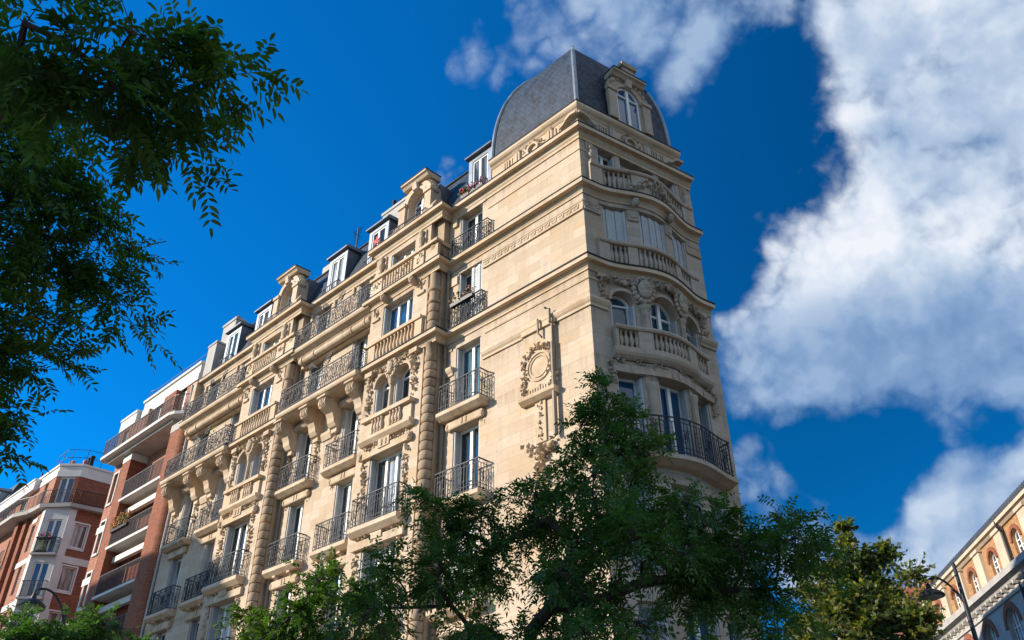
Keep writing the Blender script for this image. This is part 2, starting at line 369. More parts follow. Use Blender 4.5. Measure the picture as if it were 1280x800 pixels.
# ------------------------------------------------------------------ mesh builder
IDF = lambda a, b, c: (a, b, c)
SPLIT = {'bossed_column', 'lintel', 'urn_pilaster', 'window_surround', 'carved_boss', 'brick_pier', 'moulding', 'fret_band', 'downpipe', 'colonnette', 'snow_guard', 'railing_crest', 'vent_pipe', 'pilaster'}
class MB:
    def __init__(s, f=None):
        s.v = []; s.f = []; s.F = f or IDF; s.m = []; s.cur = 0
    def add(s, verts, faces, raw=False):
        o = len(s.v)
        s.v += [tuple(p) if raw else tuple(s.F(*p)) for p in verts]
        s.f += [tuple(i+o for i in fc) for fc in faces]; s.m += [s.cur]*len(faces)
        return s
    def box(s, a0, a1, b0, b1, c0, c1):
        return s.add([(a0,b0,c0),(a1,b0,c0),(a1,b1,c0),(a0,b1,c0),(a0,b0,c1),(a1,b0,c1),(a1,b1,c1),(a0,b1,c1)],
                     [(0,3,2,1),(4,5,6,7),(0,1,5,4),(1,2,6,5),(2,3,7,6),(3,0,4,7)])
    def prism(s, prof, a0, a1):            # profile in (o, z) swept along the first axis
        n = len(prof)
        v = [(a0, p[0], p[1]) for p in prof]+[(a1, p[0], p[1]) for p in prof]
        f = [(i, (i+1) % n, n+(i+1) % n, n+i) for i in range(n)]+[tuple(range(n)), tuple(range(2*n-1, n-1, -1))]
        return s.add(v, f)
    def plate(s, prof, o0, o1):            # outline in (u, z), thickness along o
        n = len(prof)
        v = [(p[0], o0, p[1]) for p in prof]+[(p[0], o1, p[1]) for p in prof]
        f = [(i, (i+1) % n, n+(i+1) % n, n+i) for i in range(n)]+[tuple(range(n)), tuple(range(2*n-1, n-1, -1))]
        return s.add(v, f)
    def slab(s, poly, z0, z1):             # outline in plan
        n = len(poly)
        v = [(p[0], p[1], z0) for p in poly]+[(p[0], p[1], z1) for p in poly]
        f = [(i, (i+1) % n, n+(i+1) % n, n+i) for i in range(n)]+[tuple(range(n)), tuple(range(2*n-1, n-1, -1))]
        return s.add(v, f)
    def lathe(s, c, prof, n=8, a0=0.0, a1=2*pi):
        full = abs(a1-a0-2*pi) < 1e-6
        k = n if full else n+1
        v = []
        for (r, z) in prof:
            for i in range(k):
                a = a0+(a1-a0)*i/n
                v.append((c[0]+r*cos(a), c[1]+r*sin(a), c[2]+z))
        f = []
        for j in range(len(prof)-1):
            for i in range(n):
                i2 = (i+1) % k
                f.append((j*k+i, j*k+i2, (j+1)*k+i2, (j+1)*k+i))
        f.append(tuple(range(k))); f.append(tuple((len(prof)-1)*k+i for i in range(k)))
        return s.add(v, f)
    def ball(s, c, rx, ry=None, rz=None, n=6, m=4):
        ry = ry or rx; rz = rz or rx
        v = [(c[0], c[1], c[2]-rz)]
        for j in range(1, m):
            p = -pi/2+pi*j/m
            for i in range(n):
                a = 2*pi*(i+.5*(j % 2))/n
                v.append((c[0]+rx*cos(p)*cos(a), c[1]+ry*cos(p)*sin(a), c[2]+rz*sin(p)))
        v.append((c[0], c[1], c[2]+rz))
        f = [(0, 1+(i+1) % n, 1+i) for i in range(n)]
        for j in range(m-2):
            for i in range(n):
                f.append((1+j*n+i, 1+j*n+(i+1) % n, 1+(j+1)*n+(i+1) % n, 1+(j+1)*n+i))
        l = len(v)-1
        f += [(l, 1+(m-2)*n+i, 1+(m-2)*n+(i+1) % n) for i in range(n)]
        return s.add(v, f)
    def tube(s, pts, r, n=4, raw=False, closed=False):
        P = [Vector(p if raw else s.F(*p)) for p in pts]
        k = len(P); v = []; f = []
        rr = r if isinstance(r, (list, tuple)) else [r]*k
        for i, p in enumerate(P):
            if closed: d = P[(i+1) % k]-P[i-1]
            else: d = P[min(i+1, k-1)]-P[max(i-1, 0)]
            if d.length < 1e-9: d = Vector((0, 0, 1))
            d.normalize()
            a = d.cross(Vector((0, 0, 1)) if abs(d.z) < .9 else Vector((1, 0, 0))).normalized(); b = d.cross(a)
            for q in range(n):
                t = 2*pi*(q+.5)/n
                v.append(p+(a*cos(t)+b*sin(t))*rr[i])
        for i in range(k if closed else k-1):
            i2 = (i+1) % k
            for q in range(n):
                f.append((i*n+q, i*n+(q+1) % n, i2*n+(q+1) % n, i2*n+q))
        if not closed:
            f.append(tuple(range(n))); f.append(tuple((k-1)*n+q for q in range(n)))
        return s.add(v, f, raw=True)
    def sweep(s, path, prof, cap=True, closed=True):   # plan path [(x,y)], profile [(offset,z)]
        n = len(path); rows = []
        for (d, z) in prof:
            rows.append([(x, y, z) for x, y in offset(path, d)])
        k = len(prof); v = [p for r in rows for p in r]; f = []
        for j in range(k if closed else k-1):
            j2 = (j+1) % k
            for i in range(n-1):
                f.append((j*n+i, j*n+i+1, j2*n+i+1, j2*n+i))
        if cap and closed:
            f.append(tuple(j*n for j in range(k))); f.append(tuple(j*n+n-1 for j in range(k)))
        return s.add(v, f, raw=True)
    def pieces(s):
        # connected groups of loose pieces that lie close together
        n = len(s.v); lab = list(range(n))
        def root(i):
            while lab[i] != i:
                lab[i] = lab[lab[i]]; i = lab[i]
            return i
        for f in s.f:
            a = root(f[0])
            for q in f[1:]: lab[root(q)] = a
        isl = {}
        for i in range(n): isl.setdefault(root(i), []).append(i)
        keys = list(isl); A = np.array(s.v)
        lo = np.array([A[isl[k]].min(0) for k in keys]); hi = np.array([A[isl[k]].max(0) for k in keys])
        sz = (hi-lo).max(1)
        gap = np.maximum(0, np.maximum(lo[:, None]-hi[None], lo[None]-hi[:, None]))
        near = np.sqrt((gap**2).sum(2)) <= np.maximum(.02, .45*np.maximum(sz[:, None], sz[None]))
        comp = -np.ones(len(keys), int); c = 0
        for i in range(len(keys)):
            if comp[i] >= 0: continue
            st = [i]; comp[i] = c
            while st:
                for q in np.nonzero(near[st.pop()] & (comp < 0))[0]:
                    comp[q] = c; st.append(int(q))
            c += 1
        if c == 1: return None
        of = {keys[i]: int(comp[i]) for i in range(len(keys))}
        out = [MB() for _ in range(c)]; idx = [{} for _ in range(c)]
        for f, m in zip(s.f, s.m):
            p = of[root(f[0])]
            for q in f:
                if q not in idx[p]:
                    idx[p][q] = len(out[p].v); out[p].v.append(s.v[q])
            out[p].f.append(tuple(idx[p][q] for q in f)); out[p].m.append(m)
        return out
    def build(s, name, mats, parent=None, smooth=False):
        if name in SPLIT:
            ps = s.pieces()
            if ps: return [p.make(name, mats, parent, smooth) for p in ps][0]
        return s.make(name, mats, parent, smooth)
    def make(s, name, mats, parent=None, smooth=False):
        me = bpy.data.meshes.new(name)
        me.from_pydata(s.v, [], s.f)
        if not isinstance(mats, (list, tuple)): mats = [mats]
        for m in mats: me.materials.append(MAT[m] if isinstance(m, str) else m)
        if len(mats) > 1: me.polygons.foreach_set('material_index', s.m)
        bm = bmesh.new(); bm.from_mesh(me)
        bmesh.ops.recalc_face_normals(bm, faces=bm.faces[:])
        bm.to_mesh(me); bm.free()
        if smooth:
            me.polygons.foreach_set('use_smooth', [True]*len(me.polygons))
            try: me.set_sharp_from_angle(angle=R(40))
            except Exception: pass
        ob = bpy.data.objects.new(name, me); COL.objects.link(ob)
        if parent: ob.parent = parent
        return ob
def offset(path, d):
    out = []; n = len(path)
    for i in range(n):
        p = Vector(path[i]); ns = []
        for a, b in ((i-1, i), (i, i+1)):
            if a >= 0 and b < n:
                e = Vector(path[b])-Vector(path[a])
                if e.length > 1e-9: ns.append(Vector((-e.y, e.x)).normalized())   # left side of travel
        if not ns: out.append(tuple(p)); continue
        if len(ns) == 1: q = p+ns[0]*d
        else:
            m = (ns[0]+ns[1])
            q = p+m*(d/max(.35, 1+ns[0].dot(ns[1])))
        out.append((q.x, q.y))
    return out
def thing(name, label, cat, loc=(0, 0, 0), rotz=0.0, group=None):
    o = bpy.data.objects.new(name, None); COL.objects.link(o)
    o.location = loc; o.rotation_euler = (0, 0, rotz); o.empty_display_size = .3
    o['label'] = label; o['category'] = cat
    if group: o['group'] = group
    return o
def tag(o, label, cat, group=None):
    o['label'] = label; o['category'] = cat
    if group: o['group'] = group
    return o
def struct(o): o['kind'] = 'structure'; return o

# ------------------------------------------------------------------ building frame: u along the long front, o outward, z up
CX, CY = 2.28487, 19.86906
dL = Vector((-.72296715, .69088241)); nL = Vector((-.69088241, -.72296715))
ROT = math.atan2(dL.y, dL.x)
def toW(u, o, z=0.0): return Vector((CX+dL.x*u+nL.x*o, CY+dL.y*u+nL.y*o, z))
dRl = (-.2385, -.9711); nRl = (-.9711, .2385)
def FR(t, o, z): return (dRl[0]*t+nRl[0]*o, dRl[1]*t+nRl[1]*o, z)
TB = 2.475
def bow(t):
    x = (t-TB)/2.05
    return .46*(.5+.5*cos(pi*x)) if abs(x) < 1 else 0.0
def FB(t, o, z): return FR(t, bow(t)+o, z)
RLEN = 4.95; LLEN = 25.3
def rpath(t0, t1, f=FB, step=.16, o=0.0):
    n = max(2, int((t1-t0)/step))
    return [f(t0+(t1-t0)*i/n, o, 0)[:2] for i in range(n+1)]
def lpath(pav=.5, u1=LLEN):
    p = [(u1, 0)]
    if pav:
        for a in (9.2, 0):
            p += [(10.15+a, 0), (10.15+a, pav), (6.27+a, pav), (6.27+a, 0)]
    return p
def rev(p): return p[::-1]

# wall with openings; (a0,a1,z0,z1,arch)
def wall(mb, a0, a1, z0, z1, ops, o=0.0, depth=.34, step=None):
    As = {a0, a1}; Zs = {z0, z1}
    for (p, q, r, s_, ar) in ops:
        As |= {p, q}; Zs |= {r, s_}
    if step:
        n = int((a1-a0)/step)
        As |= {a0+(a1-a0)*i/n for i in range(n+1)}
    As = sorted(As); Zs = sorted(Zs)
    As = [As[0]]+[b for a, b in zip(As, As[1:]) if b-a > 1e-5]
    for i in range(len(As)-1):
        ca = (As[i]+As[i+1])/2
        j = 0
        while j < len(Zs)-1:
            def solid(j):
                cz = (Zs[j]+Zs[j+1])/2
                return not any(p < ca < q and r < cz < s_ for (p, q, r, s_, ar) in ops)
            if solid(j):
                k = j
                while k+1 < len(Zs)-1 and solid(k+1): k += 1
                mb.add([(As[i], o, Zs[j]), (As[i+1], o, Zs[j]), (As[i+1], o, Zs[k+1]), (As[i], o, Zs[k+1])], [(0, 1, 2, 3)])
                j = k+1
            else: j += 1
    for (p, q, r, s_, ar) in ops:
        d = o-depth
        h = (q-p)/2 if ar else 0
        sp = s_-h
        for a in (p, q):
            mb.add([(a, o, r), (a, d, r), (a, d, sp), (a, o, sp)], [(0, 1, 2, 3)])
        nn = max(1, int((q-p)/.3))
        for i in range(nn):
            x0 = p+(q-p)*i/nn; x1 = p+(q-p)*(i+1)/nn
            mb.add([(x0, o, r), (x1, o, r), (x1, d, r), (x0, d, r)], [(0, 1, 2, 3)])
            if not ar: mb.add([(x0, o, s_), (x1, o, s_), (x1, d, s_), (x0, d, s_)], [(0, 1, 2, 3)])
        if ar:
            c = (p+q)/2; n = 14
            pts = [(c-h*cos(pi*i/n), sp+h*sin(pi*i/n)) for i in range(n+1)]
            for (x0, y0), (x1, y1) in zip(pts, pts[1:]):
                mb.add([(x0, o, y0), (x1, o, y1), (x1, d, y1), (x0, d, y0)], [(0, 1, 2, 3)])
                mb.add([(x0, o, y0), (x1, o, y1), (x1, o, s_), (x0, o, s_)], [(0, 1, 2, 3)])
    return mb
rng = random.Random(7)
GL = ['glass', 'glassc', 'glassb', 'glass', 'glassc', 'blind']
def window(par, F, a0, a1, z0, z1, o=0.0, arch=False, depth=.30, leaves=2, glass=None, folded=True, shut=None, trans=None, fw=.07, frame='white', fold_w=.24):
    """casement: frame mesh, panes and shutters as its children"""
    d = o-depth
    mb = MB(F)
    h = (a1-a0)/2 if arch else 0
    sp = z1-h
    mb.box(a0, a0+fw, d-.03, d+.04, z0, sp); mb.box(a1-fw, a1, d-.03, d+.04, z0, sp)
    mb.box(a0+fw, a1-fw, d-.03, d+.035, z0, z0+fw*1.5)
    if not arch: mb.box(a0+fw, a1-fw, d-.03, d+.035, z1-fw*1.1, z1)
    else:
        c = (a0+a1)/2; n = 12
        for i in range(n):
            t0, t1 = pi*i/n, pi*(i+1)/n
            q = [(c-r*cos(t), sp+r*sin(t)) for r, t in ((h, t0), (h, t1), (h-fw, t1), (h-fw, t0))]
            mb.plate(q, d-.03, d+.04)
        mb.box(a0+fw, a1-fw, d-.03, d+.05, sp-fw*.4, sp+fw*.4)
    ins = a1-a0-2*fw
    top = (z1-fw*1.1) if not arch else sp+h*.93
    for i in range(1, leaves):
        x = a0+fw+ins*i/leaves
        mb.box(x-.055, x+.055, d-.025, d+.06, z0+fw, top if not arch else sp+h*.9)
    if trans: mb.box(a0+fw, a1-fw, d-.025, d+.055, trans-.035, trans+.035)
    fr = mb.build('window', frame, par)
    g = MB(F)
    zt = z1-.02 if not arch else sp
    g.add([(a0+.02, d-.01, z0+.02), (a1-.02, d-.01, z0+.02), (a1-.02, d-.01, zt), (a0+.02, d-.01, zt)], [(0, 1, 2, 3)])
    if arch:
        c = (a0+a1)/2; n = 12
        pts = [(c-h*.99*cos(pi*i/n), d-.01, sp+h*.99*sin(pi*i/n)) for i in range(n+1)]
        g.add(pts, [tuple(range(n+1))])
    g.build('pane', glass or rng.choice(GL), fr)
    if folded and depth > .2:
        for sgn, a in ((1, a0), (-1, a1)):
            s = MB(F)
            x = sorted((a+sgn*.006, a+sgn*.05))
            w = min(fold_w, depth-.06)
            s.box(x[0], x[1], o-.03-w, o-.03, z0+.03, sp-.03)
            x2 = sorted((a+sgn*.052, a+sgn*.066))
            k = 3
            for i in range(k):
                b0 = o-.03-w+w*i/k+.015
                s.box(x2[0], x2[1], b0, b0+w/k-.03, z0+.08, sp-.08)
            s.build('shutter', 'shut', fr)
    if shut:
        s = MB(F)
        x0 = a0+(a1-a0)*shut[0]; x1 = a0+(a1-a0)*shut[1]
        n = max(2, round((x1-x0)/.14))
        for i in range(n):
            b0 = x0+(x1-x0)*i/n; w = (x1-x0)/n
            oo = o-.12+(.025 if i % 2 else 0)
            s.box(b0+.006, b0+w-.006, oo, oo+.03, z0+.02, z1-.03)
            for zz in np.arange(z0+.12, z1-.15, .085):
                s.box(b0+.025, b0+w-.025, oo+.031, oo+.04, zz, zz+.05)
        s.build('shutter', 'shut', fr)
    return fr
def polyat(pts, s):
    for a, b in zip(pts, pts[1:]):
        L = math.hypot(b[0]-a[0], b[1]-a[1])
        if s <= L+1e-6: 
            f = min(1, s/L) if L else 0
            return (a[0]+(b[0]-a[0])*f, a[1]+(b[1]-a[1])*f)
        s -= L
    return pts[-1]
def plen(pts): return sum(math.hypot(b[0]-a[0], b[1]-a[1]) for a, b in zip(pts, pts[1:]))
def railing(par, pts, z0, z1, style=0, mat='iron', sp=.12, r=.012, F=None):
    """wrought iron rail along a plan path (building frame)"""
    mb = MB(F)
    L = plen(pts)
    n = max(2, int(L/.5))
    full = sorted(set([0.0, L]+[L*i/n for i in range(n+1)]))
    acc = 0
    for a, b in zip(pts, pts[1:]):
        acc += math.hypot(b[0]-a[0], b[1]-a[1]); full.append(acc)
    full = sorted(set(round(x, 4) for x in full))
    line = [polyat(pts, s) for s in full]
    for zz, rr in ((z1, .024), (z0+.07, .014)) + (((z1-.13, .011),) if style != 2 else ()) + (((z0+.2, .011),) if style in (0, 1) else ()):
        mb.tube([(x, y, zz) for x, y in line], rr, 4)
    nb = max(2, round(L/sp))
    for i in range(nb+1):
        x, y = polyat(pts, L*i/nb)
        thick = r*1.5 if (i % 4 == 0) else r
        top = z1 if (i % 4 == 0 or style == 2) else z1-.13
        mb.tube([(x, y, z0), (x, y, top)], thick, 4)
    def ring(s, zc, rx, rz, a0=0, a1=2*pi, k=10, rr=.011):
        P = []
        for i in range(k+1):
            t = a0+(a1-a0)*i/k
            x, y = polyat(pts, max(0, min(L, s+rx*cos(t))))
            P.append((x, y, zc+rz*sin(t)))
        mb.tube(P, rr, 3)
    h = z1-z0
    if style == 0:      # bars with scroll panel in the middle and small rings
        k = max(1, round(L/.46))
        for i in range(k):
            s = L*(i+.5)/k
            if i % 2 == 0:
                ring(s, z0+h*.5, .085, .21); ring(s, z0+h*.5, .04, .10, k=8)
                ring(s-.12, z0+h*.36, .05, .06, k=8); ring(s+.12, z0+h*.64, .05, .06, k=8)
            else:
                ring(s-.06, z0+h*.62, .06, .07, k=8); ring(s+.06, z0+h*.38, .06, .07, k=8)
        for i in range(max(2, round(L/.23))):
            ring(L*(i+.5)/max(2, round(L/.23)), z1-.065, .045, .05, k=7, rr=.008)
    elif style == 1:    # rich rocaille scrolls
        k = max(2, round(L/.52))
        w = L/k
        for i in range(k):
            s = w*(i+.5)
            ring(s, z0+h*.52, w*.30, h*.27, k=12, rr=.014); ring(s, z0+h*.52, w*.14, h*.15, k=9, rr=.012)
            for sg in (-1, 1):
                ring(s+sg*w*.33, z0+h*.72, w*.13, h*.11, -pi*.9, pi*.9, 9, .013)
                ring(s+sg*w*.33, z0+h*.32, w*.13, h*.11, -pi*.9, pi*.9, 9, .013)
                ring(s+sg*w*.2, z1-.065, w*.10, .05, k=7, rr=.009)
    elif style == 3:    # crest scrolls above the rail
        pass
    return mb.build('railing', mat, par)
def carve(mb, pts, r, n, rs, flat=.55, spread=1.0, o=1):
    """cluster of small lumps reading as carved leaves and flowers"""
    for i in range(n):
        s = i/(max(1, n-1))*(len(pts)-1); k = min(int(s), len(pts)-2); f = s-k
        a, b = pts[k], pts[k+1]
        c = [a[q]+(b[q]-a[q])*f for q in range(3)]
        for q in range(3):
            c[q] += rs.uniform(-1, 1)*r*spread*(.5 if q == o else 1)
        rr = r*rs.uniform(.45, 1.0)
        if i % 3 == 0:
            mb.ball(c, rr*rs.uniform(.5, .8), rr*flat, rr*rs.uniform(.5, .9), 5, 3); continue
        # a small pointed leaf standing off the ground of the relief
        an = rs.uniform(0, 2*pi); l = rr*1.35; w = rr*.55; ux, uz = cos(an), sin(an)
        b = c[1]-r*.2; tpo = c[1]+r*flat*rs.uniform(.7, 1.5)
        mb.add([(c[0]-ux*l, b, c[2]-uz*l), (c[0]-uz*w, b, c[2]+ux*w), (c[0]+ux*l, tpo*.5+b*.5, c[2]+uz*l), (c[0]+uz*w, b, c[2]-ux*w), (c[0]+ux*l*.2, tpo, c[2]+uz*l*.2)],
               [(0, 1, 4), (1, 2, 4), (2, 3, 4), (3, 0, 4), (0, 3, 2, 1)])
    return mb
BAL = [(.055, 0), (.055, .05), (.03, .08), (.06, .22), (.068, .30), (.035, .45), (.028, .52), (.05, .56), (.05, .62)]
def balusters(mb, f, s0, s1, o, z, h, sp=.19, n=6):
    k = max(1, round((s1-s0)/sp))
    for i in range(k):
        c = f(s0+(s1-s0)*(i+.5)/k, o, z)
        sc = h/.62
        mb.F = IDF
        mb.lathe(c, [(r*1.05, zz*sc) for r, zz in BAL], n)
    return mb

# ------------------------------------------------------------------ ground
g = MB()
g.add([(-1500, -1500, 0), (1500, -1500, 0), (1500, 1500, 0), (-1500, 1500, 0)], [(0, 1, 2, 3)])
struct(g.build('ground', 'soil'))
def plan(pts): return [tuple(toW(u, o)[:2]) for u, o in pts]
g = MB()
g.add([(*p, .004) for p in plan([(-60, 14.2), (90, 14.2), (90, 9.2), (-60, 9.2)])], [(0, 1, 2, 3)])
ob = struct(g.build('road', 'asphalt'))
g = MB(); g.slab(plan([(-14, 9.0), (90, 9.0), (90, .05), (0, .05), (-3, -6), (-14, -6)]), 0.006, .13)
struct(g.build('pavement', 'paving'))
g = MB(); g.slab(plan([(-60, 14.4), (90, 14.4), (90, 25.8), (-60, 25.8)]), 0.006, .13)
struct(g.build('pavement', 'paving'))
g = MB(); g.slab(plan([(-14, 9.01), (90, 9.01), (90, 9.2), (-14, 9.2)]), 0.003, .134)
g.slab(plan([(-60, 14.2), (90, 14.2), (90, 14.39), (-60, 14.39)]), 0.003, .134)
struct(g.build('kerb', 'kerb'))

# ------------------------------------------------------------------ the stone corner building
SB = thing('stone_apartment_building', 'tall cream limestone corner apartment building with grey slate dome and carved balconies', 'building', (CX, CY, 0), ROT)
rs = random.Random(3)
PV = .5
FLO = {6: (20.02, 22.05), 5: (16.98, 19.43), 4: (13.84, 16.3), 3: (10.8, 13.25), 2: (7.7, 10.1), 1: (4.6, 7.0), 0: (.3, 3.7)}
WC = [5.17]; 
cols = [(5.17, .59)]
for a in (0, 9.2): cols += [(11.45+a, .5), (14.42+a, .52)]
ops = []
for (c, h) in cols:
    for fl in range(7):
        ops.append((c-h, c+h, *FLO[fl], False))
mb = MB(); wall(mb, -.0, LLEN, 0, 22.5, ops, 0, .34)
mb.build('front_wall', 'stoneL', SB)
for (c, h) in cols:
    for fl in range(1, 7):
        kw = {}
        if c == 5.17 and fl == 5: kw = dict(shut=(0, .5))
        if c == 5.17 and fl == 2: kw = dict(shut=(.0, 1.0))
        window(SB, IDF, c-h, c+h, *FLO[fl], 0, **kw)
    window(SB, IDF, c-h, c+h, *FLO[0], 0, folded=False)

# projecting pavilions
PO = {6: (7.75, 9.2), 5: (7.65, 9.4), 3: (7.62, 9.36), 2: (7.62, 9.36), 1: (7.62, 9.36)}
for a in (0, 9.2):
    P0, P1 = 6.86+a, 10.15+a
    po = []
    for fl, (x0, x1) in PO.items():
        z0, z1 = FLO[fl]
        if fl == 6: z0, z1 = 20.02, 21.85
        if fl == 5: z0, z1 = 18.0, 19.5
        po.append((x0+a, x1+a, z0, z1, False))
    po += [(7.52+a, 8.32+a, 14.76, 16.38, True), (8.62+a, 9.42+a, 14.76, 16.38, True)]
    mb = MB(); wall(mb, P0, P1, 0, 22.5, po, PV, .34)
    for x in (P0, P1): mb.add([(x, PV, 0), (x, -.02, 0), (x, -.02, 22.5), (x, PV, 22.5)], [(0, 1, 2, 3)])
    mb.build('projecting_bay', 'stoneL', SB)
    mb = MB(); mb.box(6.34+a, 6.855+a, -.02, .30, 3.9, 22.4); mb.build('corner_strip', 'boss', SB)
    for (x0, x1, z0, z1, ar) in po:
        window(SB, IDF, x0, x1, z0, z1, PV, arch=ar, leaves=1 if ar else 3, glass='glassb' if (z0 > 17.5 and z0 < 19) else None, depth=.32)
    # bossed column at the right edge, with its capitals
    mb = MB()
    c = (6.60+a, .36, 0)
    z = 3.9
    while z < 16.2:
        hgt = .325
        mb.lathe((c[0], c[1], z), [(.155, 0), (.205, .02), (.225, .06), (.235, hgt/2), (.225, hgt-.06), (.205, hgt-.02), (.155, hgt)], 14)
        z += hgt
    mb.box(6.35+a, 6.85+a, -.02, .60, 3.2, 3.9)
    mb.lathe((c[0], c[1], 16.2), [(.21, 0), (.21, .35), (.27, .42), (.27, .45)], 14)
    z = 17.2
    while z < 18.3:
        mb.lathe((c[0], c[1], z), [(.16, 0), (.205, .03), (.225, .1), (.225, .27), (.205, .34), (.16, .37)], 14); z += .37
    mb.lathe((c[0], c[1], 18.31), [(.20, 0), (.25, .05), (.25, .12), (.2, .16), (.2, .5), (.26, .56), (.26, .66), (.21, .70), (.21, 1.3)], 14)
    mb.lathe((c[0], c[1], 20.03), [(.25, 0), (.25, .12), (.21, .16), (.21, .55), (.28, .7), (.28, .84)], 14)
    mb.build('bossed_column', 'boss', SB, smooth=True)
    mb = MB(); mb.tube([(6.20+a, .10, .2), (6.20+a, .10, 16.5)], .055, 8); mb.tube([(6.20+a, .10, 17), (6.20+a, .10, 19.7)], .055, 8)
    for zz in (5, 8, 11, 14, 17.6): mb.tube([(6.20+a, .10, zz), (6.20+a, .10, zz+.08)], .075, 8)
    mb.build('downpipe', 'pipe', SB, smooth=True)
    # floor 5 balustrade panel and sill
    mb = MB(); mb.box(6.99+a, 10.19+a, PV-.03, PV+.16, 17.86, 17.99)
    mb.box(6.97+a, 7.35+a, PV-.02, PV+.1, 16.96, 17.86); mb.box(9.6+a, 10.17+a, PV-.02, PV+.1, 16.96, 17.86)
    mb.box(7.35+a, 9.6+a, PV-.02, PV+.02, 16.96, 17.86)
    balusters(mb, lambda s, o, z: (s, o, z), 7.4+a, 9.55+a, PV+.06, 17.02, .84, .2)
    mb.build('balustrade', 'trim', SB)
    # floor 6 parapet: carved panel
    mb = MB(); mb.box(6.25+a, 10.2+a, PV-.05, PV+.22, 20.9, 21.02)
    mb.box(6.3+a, 10.15+a, PV-.03, PV+.10, 20.03, 20.9)
    mb.box(6.27+a, 6.97+a, -.02, .58, 20.86, 21.03)
    for x in (7.3+a, 9.75+a): mb.box(x-.28, x+.28, PV+.08, PV+.16, 20.1, 20.84)
    for i in range(11):
        x = 7.72+a+i*.16; mb.box(x, x+.06, PV+.09, PV+.15, 20.35, 20.82)
    carve(mb, [(7.6+a, PV+.14, 20.78), (8.5+a, PV+.14, 20.5), (9.4+a, PV+.14, 20.78)], .075, 34, rs)
    carve(mb, [(7.12+a, PV+.2, 20.7), (7.4+a, PV+.2, 20.45)], .07, 10, rs); carve(mb, [(9.6+a, PV+.2, 20.7), (9.9+a, PV+.2, 20.45)], .07, 10, rs)
    mb.build('parapet', 'trim', SB)
    # urn pilasters flanking floor 6
    mb = MB()
    for x in (7.28+a, 9.66+a):
        mb.box(x-.2, x+.2, PV-.02, PV+.06, 21.04, 21.95)
        mb.lathe((x, PV+.1, 21.05), [(.1, 0), (.13, .1), (.06, .2), (.13, .35), (.15, .5), (.07, .62), (.11, .72), (.12, .8), (.05, .9)], 8)
    mb.build('urn_pilaster', 'trim', SB, smooth=True)
    # arch box with balusters, sill and floor 3 lintel
    mb = MB()
    mb.box(7.15+a, 9.78+a, PV-.02, PV+.24, 14.62, 14.76)
    mb.box(7.22+a, 9.72+a, PV-.02, PV+.10, 13.98, 14.62)
    mb.prism([(PV-.02, 13.74), (PV+.14, 13.74), (PV+.26, 13.86), (PV+.26, 13.98), (PV-.02, 13.98)], 7.1+a, 9.82+a)
    for x in (8.02+a, 8.92+a):
        mb.box(x-.32, x+.32, PV+.1, PV+.105, 14.08, 14.58)
    for b0 in (7.66+a, 8.62+a): balusters(mb, lambda s, o, z: (s, o, z), b0, b0+.66, PV+.15, 14.06, .52, .165)
    mb.build('balustrade', 'trim', SB)
    mb = MB()
    mb.prism([(PV-.02, 13.25), (PV+.13, 13.25), (PV+.13, 13.5), (PV-.02, 13.56)], 7.2+a, 9.78+a)
    mb.box(8.2+a, 8.78+a, PV, PV+.17, 13.4, 13.72)
    for x in (8.36, 8.58): mb.box(x+a-.03, x+a+.03, PV+.17, PV+.2, 13.45, 13.66)
    for sgn in (-1, 1):
        cx = 8.49+a
        carve(mb, [(cx+sgn*.4, PV+.1, 13.66), (cx+sgn*.75, PV+.1, 13.52), (cx+sgn*1.15, PV+.12, 13.68)], .085, 20, rs)
        mb.ball((cx+sgn*1.27, PV+.1, 13.36), .13, .12, .16)
        carve(mb, [(cx+sgn*1.1, PV+.06, 13.15), (cx+sgn*1.1, PV+.06, 11.7)], .095, 34, rs, .7)     # pendant garlands beside floor 3
        carve(mb, [(cx+sgn*1.1, PV+.06, 10.0), (cx+sgn*1.1, PV+.06, 8.6)], .095, 34, rs, .7)
    mb.build('lintel', 'trim', SB)
    mb = MB()
    mb.prism([(PV-.02, 10.12), (PV+.13, 10.12), (PV+.13, 10.38), (PV-.02, 10.44)], 7.2+a, 9.78+a)
    mb.box(8.2+a, 8.78+a, PV, PV+.17, 10.28, 10.6)
    for sgn in (-1, 1): carve(mb, [(8.49+a+sgn*.4, PV+.1, 10.52), (8.49+a+sgn*1.15, PV+.12, 10.5)], .08, 18, rs)
    mb.build('lintel', 'trim', SB)
    # arch surround, cartouche, garlands of floor 4
    mb = MB()
    for c in (7.92+a, 9.02+a):
        n = 12
        for i in range(n):
            t0, t1 = pi*i/n, pi*(i+1)/n
            mb.plate([(c-r*cos(t), 15.98+r*sin(t)) for r, t in ((.40, t0), (.40, t1), (.49, t1), (.49, t0))], PV-.01, PV+.06)
    mb.lathe((8.47+a, PV+.03, 14.78), [(.11, 0), (.11, .1), (.085, .14), (.075, .95), (.11, 1.0), (.13, 1.12), (.15, 1.2)], 9)
    mb.ball((8.47+a, PV+.16, 16.42), .17, .1, .25, 8, 5)
    n = 14
    for i in range(n):
        t = 2*pi*i/n; mb.ball((8.47+a+.26*cos(t), PV+.1, 16.42+.36*sin(t)), .085, .07, .09, 5, 3)
    carve(mb, [(7.3+a, PV+.06, 16.65), (7.9+a, PV+.1, 16.6), (8.2+a, PV+.12, 16.4)], .1, 22, rs); carve(mb, [(9.65+a, PV+.06, 16.65), (9.1+a, PV+.1, 16.6), (8.75+a, PV+.12, 16.4)], .1, 22, rs)
    carve(mb, [(8.47+a, PV+.1, 16.1), (8.47+a, PV+.06, 15.8)], .09, 10, rs)
